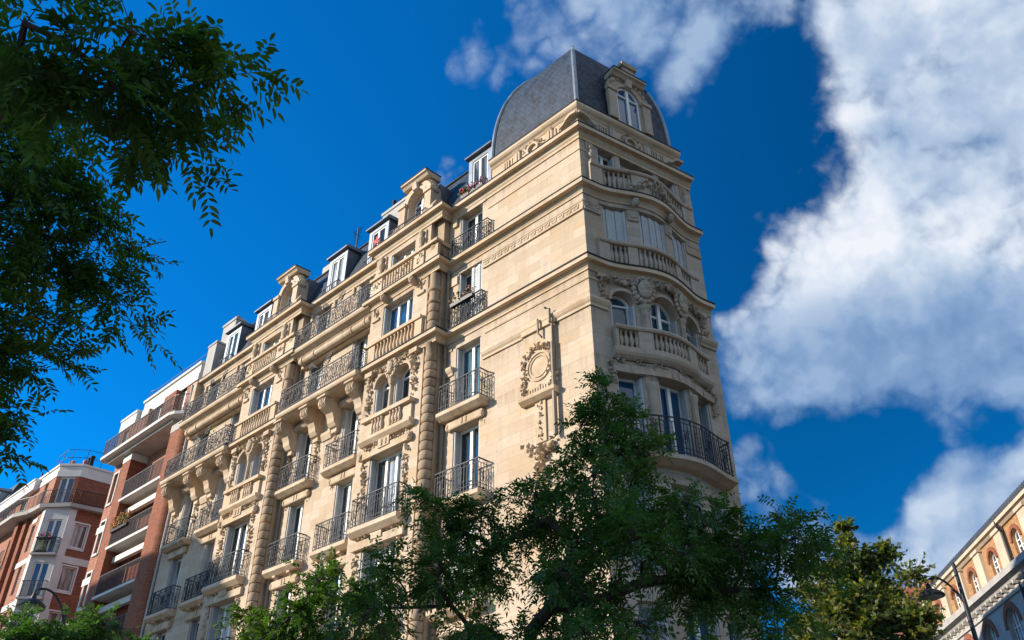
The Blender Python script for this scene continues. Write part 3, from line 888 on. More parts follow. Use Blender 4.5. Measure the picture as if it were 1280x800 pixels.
    for x in (7.25+a, 9.72+a):
        carve(mb, [(x, PV+.06, 16.6), (x, PV+.06, 15.0)], .11, 40, rs, .7); mb.box(x-.2, x+.2, PV, PV+.18, 16.5, 16.68)
    mb.build('carved_cartouche', 'trim', SB)
    # bosses below cornice B, blocks
    mb = MB()
    for x in (7.55+a, 9.2+a):
        mb.ball((x, PV+.2, 19.74), .13, .16, .17, 8, 5); mb.box(x-.1, x+.1, PV, PV+.16, 19.6, 19.9)
    for x in (7.2+a, 9.8+a):
        mb.box(x-.2, x+.2, PV-.02, PV+.07, 19.0, 19.12)
        carve(mb, [(x, PV+.08, 19.6), (x, PV+.05, 19.2)], .09, 10, rs)
    mb.build('carved_boss', 'trim', SB)
    # balconies of floors 3, 2
    for zb in (10.66, 7.5):
        mb = MB(); mb.prism([(PV-.02, zb-.16), (PV+.2, zb-.16), (PV+.38, zb-.02), (PV+.38, zb+.12), (PV-.02, zb+.12)], 7.25+a, 9.73+a)
        bal = mb.build('balcony', 'trim', SB)
        railing(bal, [(7.32+a, PV), (7.32+a, PV+.33), (9.66+a, PV+.33), (9.66+a, PV)], zb+.12, zb+1.1, 0)

# string courses: one sweep round both fronts
full = lpath(PV)+[(0, 0)]+rpath(0.02, RLEN, FB)[1:]
flat = lpath(PV)+[(0, 0)]+[FR(RLEN, 0, 0)[:2]]
def corn(name, prof, path, mat='trim'):
    mb = MB(); mb.sweep(path, prof); return mb.build(name, mat, SB)
# sweep offsets to the left of travel: path runs from far end to corner, so outward is on the right -> negative offsets
def P_(pr): return [(-d, z) for d, z in pr]
corn('cornice', P_([(-.02, 16.60), (.04, 16.60), (.04, 16.66), (.07, 16.70), (.11, 16.79), (.11, 16.82), (.235, 16.825), (.245, 16.81), (.28, 16.81), (.28, 16.95), (-.02, 16.97)]), full)
corn('cornice', P_([(-.02, 19.66), (.04, 19.66), (.04, 19.72), (.07, 19.76), (.11, 19.86), (.11, 19.885), (.245, 19.89), (.255, 19.875), (.29, 19.875), (.29, 20.02), (-.02, 20.04)]), full)
corn('cornice', P_([(-.02, 22.1), (.04, 22.1), (.04, 22.2), (.08, 22.25), (.12, 22.38), (.12, 22.41), (.24, 22.415), (.25, 22.40), (.29, 22.40), (.29, 22.55), (-.02, 22.57)]), flat)
def lead(z, path):
    mb = MB(); mb.sweep(path, P_([(-.02, z), (.292, z-.02), (.305, z-.02), (.305, z+.028), (.2, z+.05), (-.02, z+.06)])); mb.build('lead_flashing', 'lead', SB)
lead(16.97, full); lead(20.04, full); lead(22.57, flat)
thin = P_([(-.02, 16.28), (.03, 16.28), (.045, 16.33), (.03, 16.37), (-.02, 16.37)])
corn('moulding', thin, [(4.4, 0), (0, 0)]+rpath(.02, .62, FB)[1:])
corn('moulding', thin, [(6.2, 0), (5.95, 0)])
dpr = P_([(-.02, 15.30), (.05, 15.30), (.05, 15.38), (.1, 15.44), (.14, 15.52), (.14, 15.6), (-.02, 15.62)])
corn('moulding', dpr, [(4.45, 0), (0, 0)]+rpath(.02, .62, FB)[1:])
corn('moulding', dpr, [(6.15, 0), (5.85, 0)])
corn('moulding', dpr, rpath(4.25, RLEN, FB), 'trimR')
corn('moulding', P_([(-.02, 21.6), (.03, 21.6), (.03, 21.68), (-.02, 21.68)]), [(4.3, 0), (0, 0), FR(.5, 0, 0)[:2]])
# greek key band under the balcony cornice
for path, m in (([(4.5, 0), (0, 0)], 'trim'), (rpath(.0, .62, FB), 'trimR'), (rpath(4.3, RLEN, FB), 'trimR')):
    mb = MB(); mb.sweep(path, P_([(-.02, 18.98), (.06, 18.98), (.06, 19.06), (.03, 19.08), (.03, 19.3), (.05, 19.32), (.05, 19.38), (-.02, 19.38)]))
    mb.build('fret_band', m, SB)
mb = MB()
for i in range(14):
    x = .18+i*.31
    mb.box(x, x+.2, .028, .05, 19.1, 19.14); mb.box(x, x+.04, .028, .05, 19.1, 19.28); mb.box(x+.08, x+.27, .028, .05, 19.22, 19.27); mb.box(x+.16, x+.2, .028, .05, 19.14, 19.2)
mb.build('fret_band', 'trim', SB)
mb = MB(FB)
for i in range(2):
    x = .08+i*.28
    mb.box(x, x+.2, .028, .05, 19.1, 19.14); mb.box(x, x+.04, .028, .05, 19.1, 19.28); mb.box(x+.08, x+.25, .028, .05, 19.22, 19.27)
mb.build('fret_band', 'trimR', SB)
for c, h in ((5.17, .59),):
    mb = MB(); mb.box(5.8, 6.15, -.01, .05, 19.0, 19.36); mb.build('fret_band', 'trim', SB)

# single window balconies, lintels and brackets of floors 2-4
def small_balcony(c, zb, half=1.0):
    mb = MB(); mb.prism([(-.02, zb-.14), (.25, zb-.14), (.42, zb-.02), (.42, zb+.11), (-.02, zb+.11)], c-half, c+half)
    bal = mb.build('balcony', 'trim', SB)
    railing(bal, [(c-half+.06, 0), (c-half+.06, .36), (c+half-.06, .36), (c+half-.06, 0)], zb+.11, zb+1.08, 0)
    return bal
def lintel(c, zt, half=.78):
    mb = MB()
    mb.prism([(-.02, zt), (.10, zt), (.12, zt+.04), (.12, zt+.27), (-.02, zt+.31)], c-half, c+half)
    for x in (c-.09, c+.09): mb.box(x-.028, x+.028, .12, .145, zt+.06, zt+.24)
    for sg in (-1, 1):
        mb.ball((c+sg*half, .06, zt+.12), .1, .1, .15, 7, 5)
        mb.prism([(-.02, zt+.28), (.08, zt+.28), (.14, zt+.34), (.26, zt+.36), (.26, zt+.42), (-.02, zt+.42)], c+sg*.45-.09, c+sg*.45+.09)
        carve(mb, [(c+sg*.7, .06, zt+.05), (c+sg*.72, .06, zt-.12)], .06, 5, rs)
    mb.build('lintel', 'trim', SB)
for (c, h) in cols:
    for fl in (4, 3, 2):
        if fl == 4 or True: small_balcony(c, FLO[fl][0]-.13)
    for fl in (3, 2, 1): lintel(c, FLO[fl][1]+.01)
    mb = MB(); mb.box(c-.95, c+.95, -.01, .25, FLO[1][0]-.2, FLO[1][0]); mb.build('balcony', 'trim', SB)

# W1 column: floor 6 and 5 rails standing on the cornices
for (u0, u1, o, z0, z1, stl) in ((4.15, 6.02, .2, 20.06, 20.98, 1), (4.42, 5.92, .17, 16.99, 18.0, 1)):
    railing(SB, [(u0, 0), (u0, o), (u1, o), (u1, 0)], z0, z1, stl)
# long balconies between the pavilions
for a in (0, 9.2):
    u0, u1 = 10.17+a, (15.42+a if a == 0 else 25.1)
    for (z0, dep, stl) in ((19.78, .72, 1), (16.72, .95, 1)):
        mb = MB()
        mb.prism([(-.02, z0-.06), (dep-.22, z0-.06), (dep-.1, z0+.02), (dep-.04, z0+.02), (dep, z0+.08), (dep, z0+.22), (-.02, z0+.275)], u0, u1)
        bal = mb.build('balcony', 'trim', SB)
        mb = MB(); mb.prism([(dep+.001, z0+.20), (dep+.016, z0+.20), (dep+.016, z0+.245), (dep-.1, z0+.285), (dep-.1, z0+.25)], u0, u1); mb.build('lead_flashing', 'lead', bal)
        railing(bal, [(u0+.04, PV if a == 0 else PV), (u0+.04, dep-.08), (u1-.05, dep-.08)]+([(u1-.05, 0)] if a else [(u1-.05, .5)]), z0+.27, z0+1.22, stl)
        if z0 > 18:   # rounded torus moulding with end ribbons below the upper balcony
            mb = MB(); mb.tube([(u0+.25, .30, z0-.28), (u1-.25, .30, z0-.28)], .16, 12)
            for x in (u0+.5, u0+1.35, u1-1.35, u1-.5): mb.tube([(x, .30, z0-.28), (x+.1, .30, z0-.28)], .19, 12)
            mb.prism([(-.02, z0-.5), (.2, z0-.5), (.2, z0-.36), (.45, z0-.10), (.45, z0-.062), (-.02, z0-.062)], u0+.02, u1-.15)
            mb.build('moulding', 'trim', bal, smooth=True)
        else:
            cs_ = [10.62, 12.32, 13.52, 15.28] if a == 0 else [19.82, 21.5, 22.68, 24.72]
            for c in cs_:
                w = .21
                prof = [(-.02, z0-.06), (.84, z0-.06), (.86, z0-.14), (.80, z0-.17), (.84, z0-.24), (.85, z0-.38), (.76, z0-.52), (.60, z0-.58), (.46, z0-.66), (.38, z0-.82), (.34, z0-1.0), (.24, z0-1.14), (.12, z0-1.2), (-.02, z0-1.2)]
                mb = MB(); mb.prism(prof, c-w, c+w)
                mb.tube([(c-w-.02, .68, z0-.36), (c+w+.02, .68, z0-.36)], .12, 10); mb.tube([(c-w-.015, .2, z0-1.06), (c+w+.015, .2, z0-1.06)], .08, 8)
                for q in (-.1, 0, .1): mb.box(c+q-.02, c+q+.02, .84, .872, z0-.48, z0-.2)
                mb.box(c-w-.06, c+w+.06, -.02, .9, z0-.13, z0-.062)
                mb.box(c-.17, c+.17, -.02, .16, z0-1.34, z0-1.2)
                carve(mb, [(c, .1, z0-1.4), (c, .06, z0-2.1)], .095, 16, rs, .7)
                mb.build('console', 'trim', bal)
            for c in ((11.45+a, 14.42+a)):
                mb = MB(); mb.prism([(-.02, z0-.40), (.16, z0-.40), (.24, z0-.32), (.24, z0-.2), (-.02, z0-.16)], c-.62, c+.62); mb.build('lintel', 'trim', SB)
            mb = MB(); mb.prism([(-.02, 15.3), (.05, 15.3), (.14, 15.5), (.14, 15.6), (-.02, 15.62)], 12.62+a-.02, 13.2+a); mb.build('moulding', 'trim', SB)
    # iron crest dividing the long balconies, scrolls
    for (zc, o) in ((21.0, .66), (17.95, .88)):
        mb = MB()
        for k in range(2):
            x = u0+2.1+k*.9
            for q in range(5):
                t = [(x+.24*cos(2*pi*i/9)*(1-.1*q)+.05*q*(1 if k else -1), o, zc+.16+.13*q*.5+.12*sin(2*pi*i/9)) for i in range(10)]
                mb.tube(t, .013, 3)
        mb.build('railing_crest', 'iron', SB)
    # vertical divisions on the frieze, small keystones
    mb = MB()
    for c in (11.45+a, 14.42+a):
        for zt in (22.07,): mb.box(c-.72, c+.72, -.01, .05, zt, zt+.12)
        mb.prism([(-.02, 19.44), (.08, 19.44), (.1, 19.5), (-.02, 19.56)], c-.8, c+.8)
        for sg in (-1, 1): mb.box(c+sg*.82-.06, c+sg*.82+.06, -.01, .09, 21.75, 22.08)
    mb.build('lintel', 'trim', SB)
mb = MB(); mb.box(4.4, 5.95, -.01, .05, 22.07, 22.17); mb.box(5.9, 6.1, -.01, .09, 21.7, 22.05); mb.build('lintel', 'trim', SB)

# cartouche with torch pendant on the plain wall near the corner
mb = MB()
uc = 2.02; zc = 13.98
mb.box(uc-.68, uc+.62, -.01, .05, 13.1, 15.32)
for r0, r1, d in ((.50, .43, .09), (.37, .33, .08)):
    n = 28
    for i in range(n):
        t0, t1 = 2*pi*i/n, 2*pi*(i+1)/n
        mb.plate([(uc+r*cos(t), zc+.08+r*sin(t)) for r, t in ((r0, t0), (r0, t1), (r1, t1), (r1, t0))], .04, d)
carve(mb, [(uc+.58*cos(t), .1, zc+.1+.66*sin(t)) for t in np.linspace(-.5, pi+.5, 18)], .085, 80, rs, .8)
for sg in (-1, 1): carve(mb, [(uc+sg*.62, .1, 13.75), (uc+sg*.6, .1, 13.2)], .09, 18, rs, .8)
carve(mb, [(uc-.5, .1, 13.3), (uc+.5, .1, 13.28)], .06, 20, rs)
mb.box(uc-.38, uc+.38, .03, .12, 13.12, 13.34)
for i in range(7): mb.box(uc-.3+i*.1, uc-.25+i*.1, .1, .15, 13.14, 13.32)
mb.prism([(-.02, 12.9), (.12, 12.9), (.25, 13.0), (.27, 13.1), (-.02, 13.12)], uc-.72, uc+.68)
mb.box(uc-.2, uc+.2, -.01, .05, 11.6, 12.9)
carve(mb, [(uc, .06, 12.8), (uc, .06, 11.7)], .07, 26, rs)
carve(mb, [(uc-.45, .1, 11.45), (uc, .1, 11.2), (uc+.5, .1, 11.55)], .13, 30, rs, .8)
carve(mb, [(uc, .1, 11.3), (uc, .08, 10.2)], .14, 34, rs, .8)
carve(mb, [(uc-.55, .1, 13.2), (uc-.62, .1, 13.0)], .09, 6, rs)
mb.box(uc-.72, uc+.65, -.01, .12, 15.30, 15.63)
mb.build('carved_cartouche', 'trim', SB)
mb = MB(); mb.tube([(uc-.62, .13, 11.6), (uc-.62, .13, 14.6)], .07, 8); mb.tube([(uc-.62, .12, 14.6), (uc-.62, .12, 15.25), (uc-.60, .2, 15.3), (uc-.60, .2, 15.75), (uc-.45, .22, 15.85)], .045, 7)
mb.tube([(uc-.2, .1, 14.95), (uc-.12, .19, 15.1), (uc-.12, .2, 15.6)], .035, 6)
mb.build('vent_pipe', 'pipe', SB, smooth=True)

# end front: bowed wall up to floor 5, flat above
cw = (1.93, 3.02); lw = (.74, 1.50); rw = (3.45, 4.21)
opb = []
for fl in (1, 2, 3):
    for w in (lw, cw, rw): opb.append((*w, *FLO[fl], False))
for w in (lw, cw, rw):
    hw = (w[1]-w[0])/2
    opb.append((*w, 14.76, 15.62+hw+ (.0 if w is cw else .12), True)); opb.append((*w, 17.55, 19.43, False))
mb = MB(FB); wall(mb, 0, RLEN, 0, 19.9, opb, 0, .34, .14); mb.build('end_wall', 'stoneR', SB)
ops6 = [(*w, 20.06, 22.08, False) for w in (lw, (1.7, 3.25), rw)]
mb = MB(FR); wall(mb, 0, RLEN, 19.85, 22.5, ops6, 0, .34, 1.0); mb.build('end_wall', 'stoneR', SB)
for (x0, x1, z0, z1, ar) in opb:
    kw = dict(glass='glassb')
    if abs(z0-17.55) < .01: kw = dict(shut=(0, 1), glass='glass')
    if ar: kw = dict(glass='blind')
    window(SB, FB, x0, x1, z0, z1, 0, arch=ar, leaves=2 if x1-x0 > 1 else 1, depth=.32, **kw)
for (x0, x1, z0, z1, ar) in ops6: window(SB, FR, x0, x1, z0, z1, 0, leaves=2, glass='glass')
def rsweep(name, t0, t1, prof, mat='trimR', par=None):
    mb = MB(); mb.sweep(rpath(t0, t1), P_(prof)); return mb.build(name, mat, par or SB)
def bal_r(t0, t1, zb, h, o, groups, base=.1):
    rp = rpath(t0, t1)
    mb = MB()
    mb.sweep(rp, P_([(o-.17, zb+h-.13), (o+.10, zb+h-.13), (o+.13, zb+h-.08), (o+.11, zb+h), (o-.17, zb+h)]))
    mb.sweep(rp, P_([(o-.14, zb), (o+.08, zb), (o+.08, zb+base), (o-.14, zb+base)]))
    edges = [t0]+[x for g_ in groups for x in g_]+[t1]
    for i in range(0, len(edges), 2):
        if edges[i+1]-edges[i] > .03: mb.sweep(rpath(edges[i], edges[i+1]), P_([(o-.1, zb+base), (o+.06, zb+base), (o+.06, zb+h-.13), (o-.1, zb+h-.13)]))
    for (a, b) in groups: balusters(mb, FB, a, b, o-.02, zb+base, h-.13-base, .165, 7)
    return mb
# floor 6 balustrade, with a carved sash in the middle
mb = bal_r(.24, 4.71, 20.05, 1.0, .12, [(.75, 1.75), (2.35, 2.95), (3.2, 4.2)])
mb.F = FB
carve(mb, [(1.55, .22, 20.25), (2.0, .27, 20.5), (2.475, .3, 20.62), (2.95, .27, 20.5), (3.4, .22, 20.25)], .11, 60, rs)
mb.build('balustrade', 'trimR', SB)
mb = bal_r(.42, 4.53, 16.98, .98, .06, [(.82, 1.42), (1.72, 3.23), (3.53, 4.13)])
mb.build('balustrade', 'trimR', SB)
# floor 4 balustrade box and floor 3 lintel
mb = bal_r(.70, 4.25, 13.98, .78, .16, [(.80, 1.42), (1.85, 3.1), (3.53, 4.15)], .06)
mb.sweep(rpath(.62, 4.33), P_([(-.02, 13.68), (.1, 13.68), (.22, 13.78), (.26, 13.86), (.26, 13.99), (-.02, 13.99)]))
mb.build('balustrade', 'trimR', SB)
mb = MB(); mb.sweep(rpath(.58, 4.37), P_([(-.02, 13.25), (.13, 13.25), (.13, 13.5), (.05, 13.54), (.05, 13.66), (-.02, 13.66)]))
mb.F = FB
for t in (1.12, 2.35, 2.6, 3.83): mb.box(t-.03, t+.03, .13, .16, 13.3, 13.5)
for t0, t1 in ((1.35, 2.15), (2.8, 3.6)): carve(mb, [(t0, .1, 13.62), ((t0+t1)/2, .12, 13.5), (t1, .1, 13.62)], .075, 24, rs)
for t in (.55, 4.4): carve(mb, [(t+(.25 if t < 1 else -.25), .1, 13.66), (t, .08, 13.5), (t, .06, 12.9)], .1, 34, rs, .8)
for t in (1.7, 3.24): carve(mb, [(t-.14, .1, 13.2), (t+.14, .1, 13.2)], .06, 8, rs); mb.box(t-.16, t+.16, -.01, .06, 12.9, 13.25)
mb.build('lintel', 'trimR', SB)
mb = MB(FB)
for t in (1.7, 3.24): mb.lathe((t, .06, 10.8), [(.16, 0), (.16, .2), (.13, .25), (.125, 2.0), (.17, 2.1), (.17, 2.2)], 10)
mb.build('colonnette', 'trimR', SB, smooth=True)
mb = MB(); mb.sweep(rpath(.5, 4.45), P_([(-.02, 10.5), (.2, 10.52), (.38, 10.6), (.46, 10.62), (.46, 10.74), (-.02, 10.78)]))
bal = mb.build('balcony', 'trimR', SB)
railing(bal, [FB(.55, 0, 0)[:2]]+[FB(t, .40, 0)[:2] for t in np.linspace(.55, 4.4, 20)]+[FB(4.4, 0, 0)[:2]], 10.78, 11.85, 0, 'darkiron', r=.013)
# carved crown of floor 4 arches
mb = MB(FB)
for t in (1.72, 3.23):
    mb.ball((t, .2, 16.2), .22, .14, .34, 9, 6); mb.ball((t, .28, 16.28), .12, .1, .17, 8, 6)
    for q in range(16):
        a = 2*pi*q/16; mb.ball((t+.3*cos(a), .13, 16.22+.42*sin(a)), .09, .08, .1, 5, 3)
    carve(mb, [(t, .15, 15.85), (t, .1, 15.5)], .09, 12, rs, .8)
    mb.lathe((t, .05, 14.78), [(.14, 0), (.14, .1), (.11, .14), (.105, .7), (.15, .78), (.17, .88)], 9)
carve(mb, [(1.9, .12, 16.5), (2.475, .14, 16.6), (3.05, .12, 16.5)], .12, 40, rs, .8)
carve(mb, [(.5, .08, 16.4), (1.0, .1, 16.5), (1.45, .12, 16.4)], .11, 34, rs, .8); carve(mb, [(4.45, .08, 16.4), (4.0, .1, 16.5), (3.5, .12, 16.4)], .11, 34, rs, .8)
for t in (.48, 4.47): carve(mb, [(t, .08, 16.35), (t, .06, 15.7)], .11, 22, rs, .8); mb.box(t-.2, t+.2, -.01, .14, 16.4, 16.55)
for w in (lw, cw, rw):
    c = (w[0]+w[1])/2; h = (w[1]-w[0])/2; sp = 15.62+(0 if w is cw else .12); n = 12
    for i in range(n):
        t0, t1 = pi*i/n, pi*(i+1)/n
        mb.plate([(c-r*cos(t), sp+r*sin(t)) for r, t in ((h, t0), (h, t1), (h+.1, t1), (h+.1, t0))], -.01, .07)
mb.build('carved_cartouche', 'trimR', SB)
mb = MB(FB)
for t in (1.72, 3.23):
    mb.box(t-.18, t+.18, -.01, .06, 19.0, 19.42); mb.box(t-.1, t+.1, .06, .08, 19.12, 19.3); mb.ball((t, .2, 19.66), .12, .16, .17, 8, 5)
mb.sweep(rpath(.62, 4.33), P_([(-.02, 19.45), (.05, 19.45), (.05, 19.52), (-.02, 19.52)]))
mb.build('carved_boss', 'trimR', SB)
mb = MB(FR)
for t in (.38, 4.57):
    mb.box(t-.16, t+.16, -.01, .05, 20.1, 22.05); mb.lathe((t, .1, 21.05), [(.08, 0), (.12, .1), (.05, .2), (.12, .35), (.13, .5), (.06, .6), (.1, .7), (.04, .9)], 8)
mb.build('urn_pilaster', 'trimR', SB, smooth=True)
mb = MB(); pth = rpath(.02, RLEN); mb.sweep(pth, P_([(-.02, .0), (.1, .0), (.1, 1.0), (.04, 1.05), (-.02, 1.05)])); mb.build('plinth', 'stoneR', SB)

# attic parapet of the corner tower
ap = [(4.15, 0), (0, 0), FR(4.62, 0, 0)[:2]]
mb = MB(); mb.sweep(ap, P_([(-.3, 22.55), (-.02, 22.55), (-.02, 23.42), (-.3, 23.42)])); 
mb.sweep(ap, P_([(-.3, 23.42), (.0, 23.42), (.05, 23.5), (.12, 23.55), (.17, 23.62), (.17, 23.74), (-.3, 23.76)]))
mb.sweep(ap, P_([(-.3, 22.57), (.04, 22.57), (.04, 22.70), (-.3, 22.70)]))
mb.build('attic_parapet', 'trim', SB)
mb = MB(); mb.sweep(ap, P_([(-.3, 23.76), (.172, 23.74), (.185, 23.74), (.185, 23.80), (-.3, 23.82)])); mb.build('lead_flashing', 'lead', SB)
for F, ms in ((IDF, 'trim'), (FR, 'trimR')):
    mb = MB(F)
    W_ = 4.1 if F is IDF else 4.6
    mid = W_/2
    for x in (mid-.78, mid+.78): 
        mb.prism([(-.02, 22.7), (.10, 22.7), (.06, 22.9), (.06, 23.3), (.14, 23.42), (-.02, 23.42)], x-.15, x+.15); mb.box(x-.05, x+.05, .06, .09, 22.9, 23.3)
    n = 22
    for i in range(n):
        t0, t1 = 2*pi*i/n, 2*pi*(i+1)/n
        mb.plate([(mid+r*cos(t), 23.02+r*sin(t)) for r, t in ((.28, t0), (.28, t1), (.2, t1), (.2, t0))], -.02, .09)
    carve(mb, [(mid+.42*cos(t), .05, 23.02+.36*sin(t)) for t in np.linspace(-.3, pi+.3, 12)], .06, 30, rs, .8)
    for x in (.62, 1.0) if F is IDF else (.75, 1.05):
        for k in range(3): mb.box(x+k*.11-.03, x+k*.11+.03, -.02, .03, 22.75, 23.3)
        xx = W_-x
        for k in range(3): mb.box(xx-k*.11-.03, xx-k*.11+.03, -.02, .03, 22.75, 23.3)
    for xx in (mid,):
        for k in range(12): mb.box(mid-.62+k*.11, mid-.56+k*.11, -.02, .06, 22.58, 22.72)
    # swan neck hood at the corner and far end
    for x0, sg in ((0, 1),)+(((W_, -1),) if F is FR else ()):
        pts = [(x0+sg*a, z) for a, z in ((-.06, 23.18), (.18, 23.20), (.36, 23.10), (.50, 22.95), (.66, 22.88))]
        for (p, z), (q, w) in zip(pts, pts[1:]):
            mb.add([(p, -.05, z), (q, -.05, w), (q, .2, w), (p, .2, z), (p, -.05, z+.1), (q, -.05, w+.1), (q, .2, w+.1), (p, .2, z+.1)], [(0, 1, 2, 3), (4, 7, 6, 5), (0, 4, 5, 1), (1, 5, 6, 2), (2, 6, 7, 3), (3, 7, 4, 0)])
        carve(mb, [(x0+sg*.15, .05, 22.85), (x0+sg*.4, .05, 22.8)], .08, 10, rs)
    mb.build('carved_parapet', ms, SB)

# dome
D0 = [(4.12, -.02), (0.0, -.02), FR(4.25, -.02, 0)[:2]]
D0.append((D0[0][0]+FR(4.25, 0, 0)[0], D0[0][1]+FR(4.25, 0, 0)[1]))
def inset_poly(poly, d):
    n = len(poly); out = []
    cx = sum(p[0] for p in poly)/n; cy = sum(p[1] for p in poly)/n
    for i in range(n):
        p = Vector(poly[i]); ns = []
        for a, b in ((poly[i-1], poly[i]), (poly[i], poly[(i+1) % n])):
            e = Vector(b)-Vector(a); nn = Vector((-e.y, e.x)).normalized()
            if nn.dot(Vector((cx, cy))-p) < 0: nn = -nn
            ns.append(nn)
        out.append(tuple(p+(ns[0]+ns[1])*(d/(1+ns[0].dot(ns[1])))))
    return out
ZD0, ZD1, IN = 23.80, 28.35, 1.15
K = 16; rings = []
for k in range(K+1):
    f = k/K
    d = IN*(1-(1-(f*.985)**2.25)**(1/2.25))/(1-(1-.985**2.25)**(1/2.25))
    rings.append([(x, y, ZD0+(ZD1-ZD0)*f) for x, y in inset_poly(D0, d)])
for sides, m in (((0,), 'slateL'), ((1,), 'slateR'), ((2, 3), 'slateL')):
    mb = MB()
    for sd_ in sides:
        for k in range(K):
            a, b = sd_, (sd_+1) % 4
            mb.add([rings[k][a], rings[k][b], rings[k+1][b], rings[k+1][a]], [(0, 1, 2, 3)])
    mb.build('dome', m, SB, smooth=True)
mb = MB()
for i in range(4): mb.tube([r[i] for r in rings], .085, 8)
mb.build('dome_hip', 'zinc', SB, smooth=True)
mb = MB(); top = rings[-1]
mb.add([(x, y, ZD1) for x, y, z in top], [(0, 1, 2, 3)])
mb.tube([top[0], top[1], top[2], top[3]], .06, 8, closed=True)
mb.build('dome_cap', 'lead', SB, smooth=True)
# stone dormer (aedicule) on the end side of the dome
def stone_dormer(F, c, zb, hw, ho, sp, ztop, back, mats, o=0.0, block=False):
    """arched stone dormer: c centre, hw half width of opening, ho half outer width"""
    mb = MB(F)
    n = 14
    # jambs + arch front
    for sg in (-1, 1):
        a, b = sorted((c+sg*hw, c+sg*ho)); mb.box(a, b, o-.5, o, zb, sp)
        a, b = sorted((c+sg*(hw+.1), c+sg*(ho+.08))); mb.box(a, b, o-.02, o+.10, zb, sp-.05)
        mb.box(a-.04, b+.04, o-.02, o+.16, sp-.06, sp+.1)
    zc = sp+hw
    for i in range(n):
        t0, t1 = pi*i/n, pi*(i+1)/n
        P0 = (c-hw*cos(t0), sp+hw*sin(t0)); P1 = (c-hw*cos(t1), sp+hw*sin(t1))
        Ro = ho
        Q1 = (c-Ro*cos(t1), sp+Ro*1.02*sin(t1)); Q0 = (c-Ro*cos(t0), sp+Ro*1.02*sin(t0))
        mb.plate([P0, P1, Q1, Q0], o-.5, o)
        mb.plate([(c-r*cos(t), sp+r*sin(t)) for r, t in ((hw+.02, t0), (hw+.02, t1), (hw+.14, t1), (hw+.14, t0))], o-.02, o+.06)
    for i in range(13):       # rosettes running over the back of the arch
        t = pi*(i+.5)/13
        mb.ball((c-(ho+.03)*cos(t), o-(.03 if block else .2), sp+(ho+.04)*sin(t)), .12, .11 if block else .2, .12, 7, 5)
    mb.prism([(o-.1, zc-.06), (o+.16, zc+.0), (o+.22, zc+.32), (o-.1, zc+.32)], c-.13, c+.13)        # keystone
    hz = sp+ho*1.0-.06
    hwid = ho*.86
    mb.prism([(o-.55, hz), (o+.12, hz), (o+.2, hz+.1), (o+.28, hz+.14), (o+.28, hz+.24), (o-.55, hz+.28)], c-hwid, c+hwid)
    if block:
        mb.box(c-.2, c+.36, o-.5, o+.12, hz+.28, hz+.75); mb.prism([(o-.55, hz+.75), (o+.2, hz+.75), (o+.24, hz+.9), (o-.55, hz+.93)], c-.28, c+.44)
    d = mb.build('stone_dormer', mats, SB)
    mb = MB(F); mb.prism([(o-.56, hz+.28), (o+.3, hz+.24), (o+.3, hz+.275), (o-.56, hz+.32)], c-hwid-.02, c+hwid+.02); mb.build('lead_flashing', 'lead', d)
    window(d, F, c-hw, c+hw, zb+.03, sp+hw, o, arch=True, leaves=2, depth=.07 if block else .36, folded=False, glass='glassb', fw=.06)
    # slate-clad cheeks reaching back into the roof
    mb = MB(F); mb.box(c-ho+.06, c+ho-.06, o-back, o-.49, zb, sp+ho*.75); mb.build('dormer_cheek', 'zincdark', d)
    return d
stone_dormer(FR, 2.34, 23.85, .52, .90, 25.3, 27, 1.6, 'trimR', .11, True)
# snow-guard bars on the dome
mb = MB(FR)
for t in (1.0, 3.55): mb.tube([(t-.35, -.28, 26.1), (t+.35, -.28, 26.1)], .03, 5)
mb.build('snow_guard', 'zinc', SB)

# mansard roof
mb = MB()
ms = [(0.0, 22.58), (-.35, 23.6), (-.7, 24.7), (-1.05, 25.65)]
for (a, z0), (b, z1) in zip(ms, ms[1:]): mb.add([(4.05, a, z0), (25.1, a, z0), (25.1, b, z1), (4.05, b, z1)], [(0, 1, 2, 3)])
mb.build('mansard_roof', 'slateL', SB)
mb = MB(); mb.add([(4.05, -1.05, 25.65), (25.1, -1.05, 25.65), (25.1, -5, 26.3), (4.05, -5, 26.3)], [(0, 1, 2, 3)])
mb.tube([(4.05, -1.02, 25.64), (25.1, -1.02, 25.64)], .06, 6)
mb.add([(25.1, 0, 22.5), (25.1, -1.05, 25.65), (25.1, -5, 26.3), (25.1, -5, 22.5)], [(0, 1, 2, 3)])
mb.build('roof_cap', 'lead', SB)
# rear and side walls, plus an unseen wing shaped to shade the arcade
e = FR(RLEN, 0, 0)
mb = MB()
sidev = (-.18, -1.0)
p1 = (e[0]+13.3, e[1]-18.7)
mb.slab([e[:2], p1, (p1[0]+6, p1[1]), (12, -8), (8, -5)], 19.1, 19.5)
for a, b in ((e[:2], p1), (p1, (25.3, -12)), ((25.3, -12), (25.3, 0))):
    hh = 19.2 if a == p1 or b == p1 else 22.5
    mb.add([(*a, 0), (*b, 0), (*b, hh), (*a, hh)], [(0, 1, 2, 3)])
mb.add([(*e[:2], 22.45), (8, -5, 22.45), (25.3, -12, 22.45), (25.3, 0, 22.45), (0, 0, 22.45)], [(0, 1, 2, 3, 4)])
mb.add([(*e[:2], 19), (8, -5, 19), (8, -5, 22.5), (*e[:2], 22.5)], [(0, 1, 2, 3)])
mb.add([(25.3, -12, 19), (8, -5, 19), (8, -5, 22.5), (25.3, -12, 22.5)], [(0, 1, 2, 3)])
mb.build('rear_wall', 'stoneR', SB)
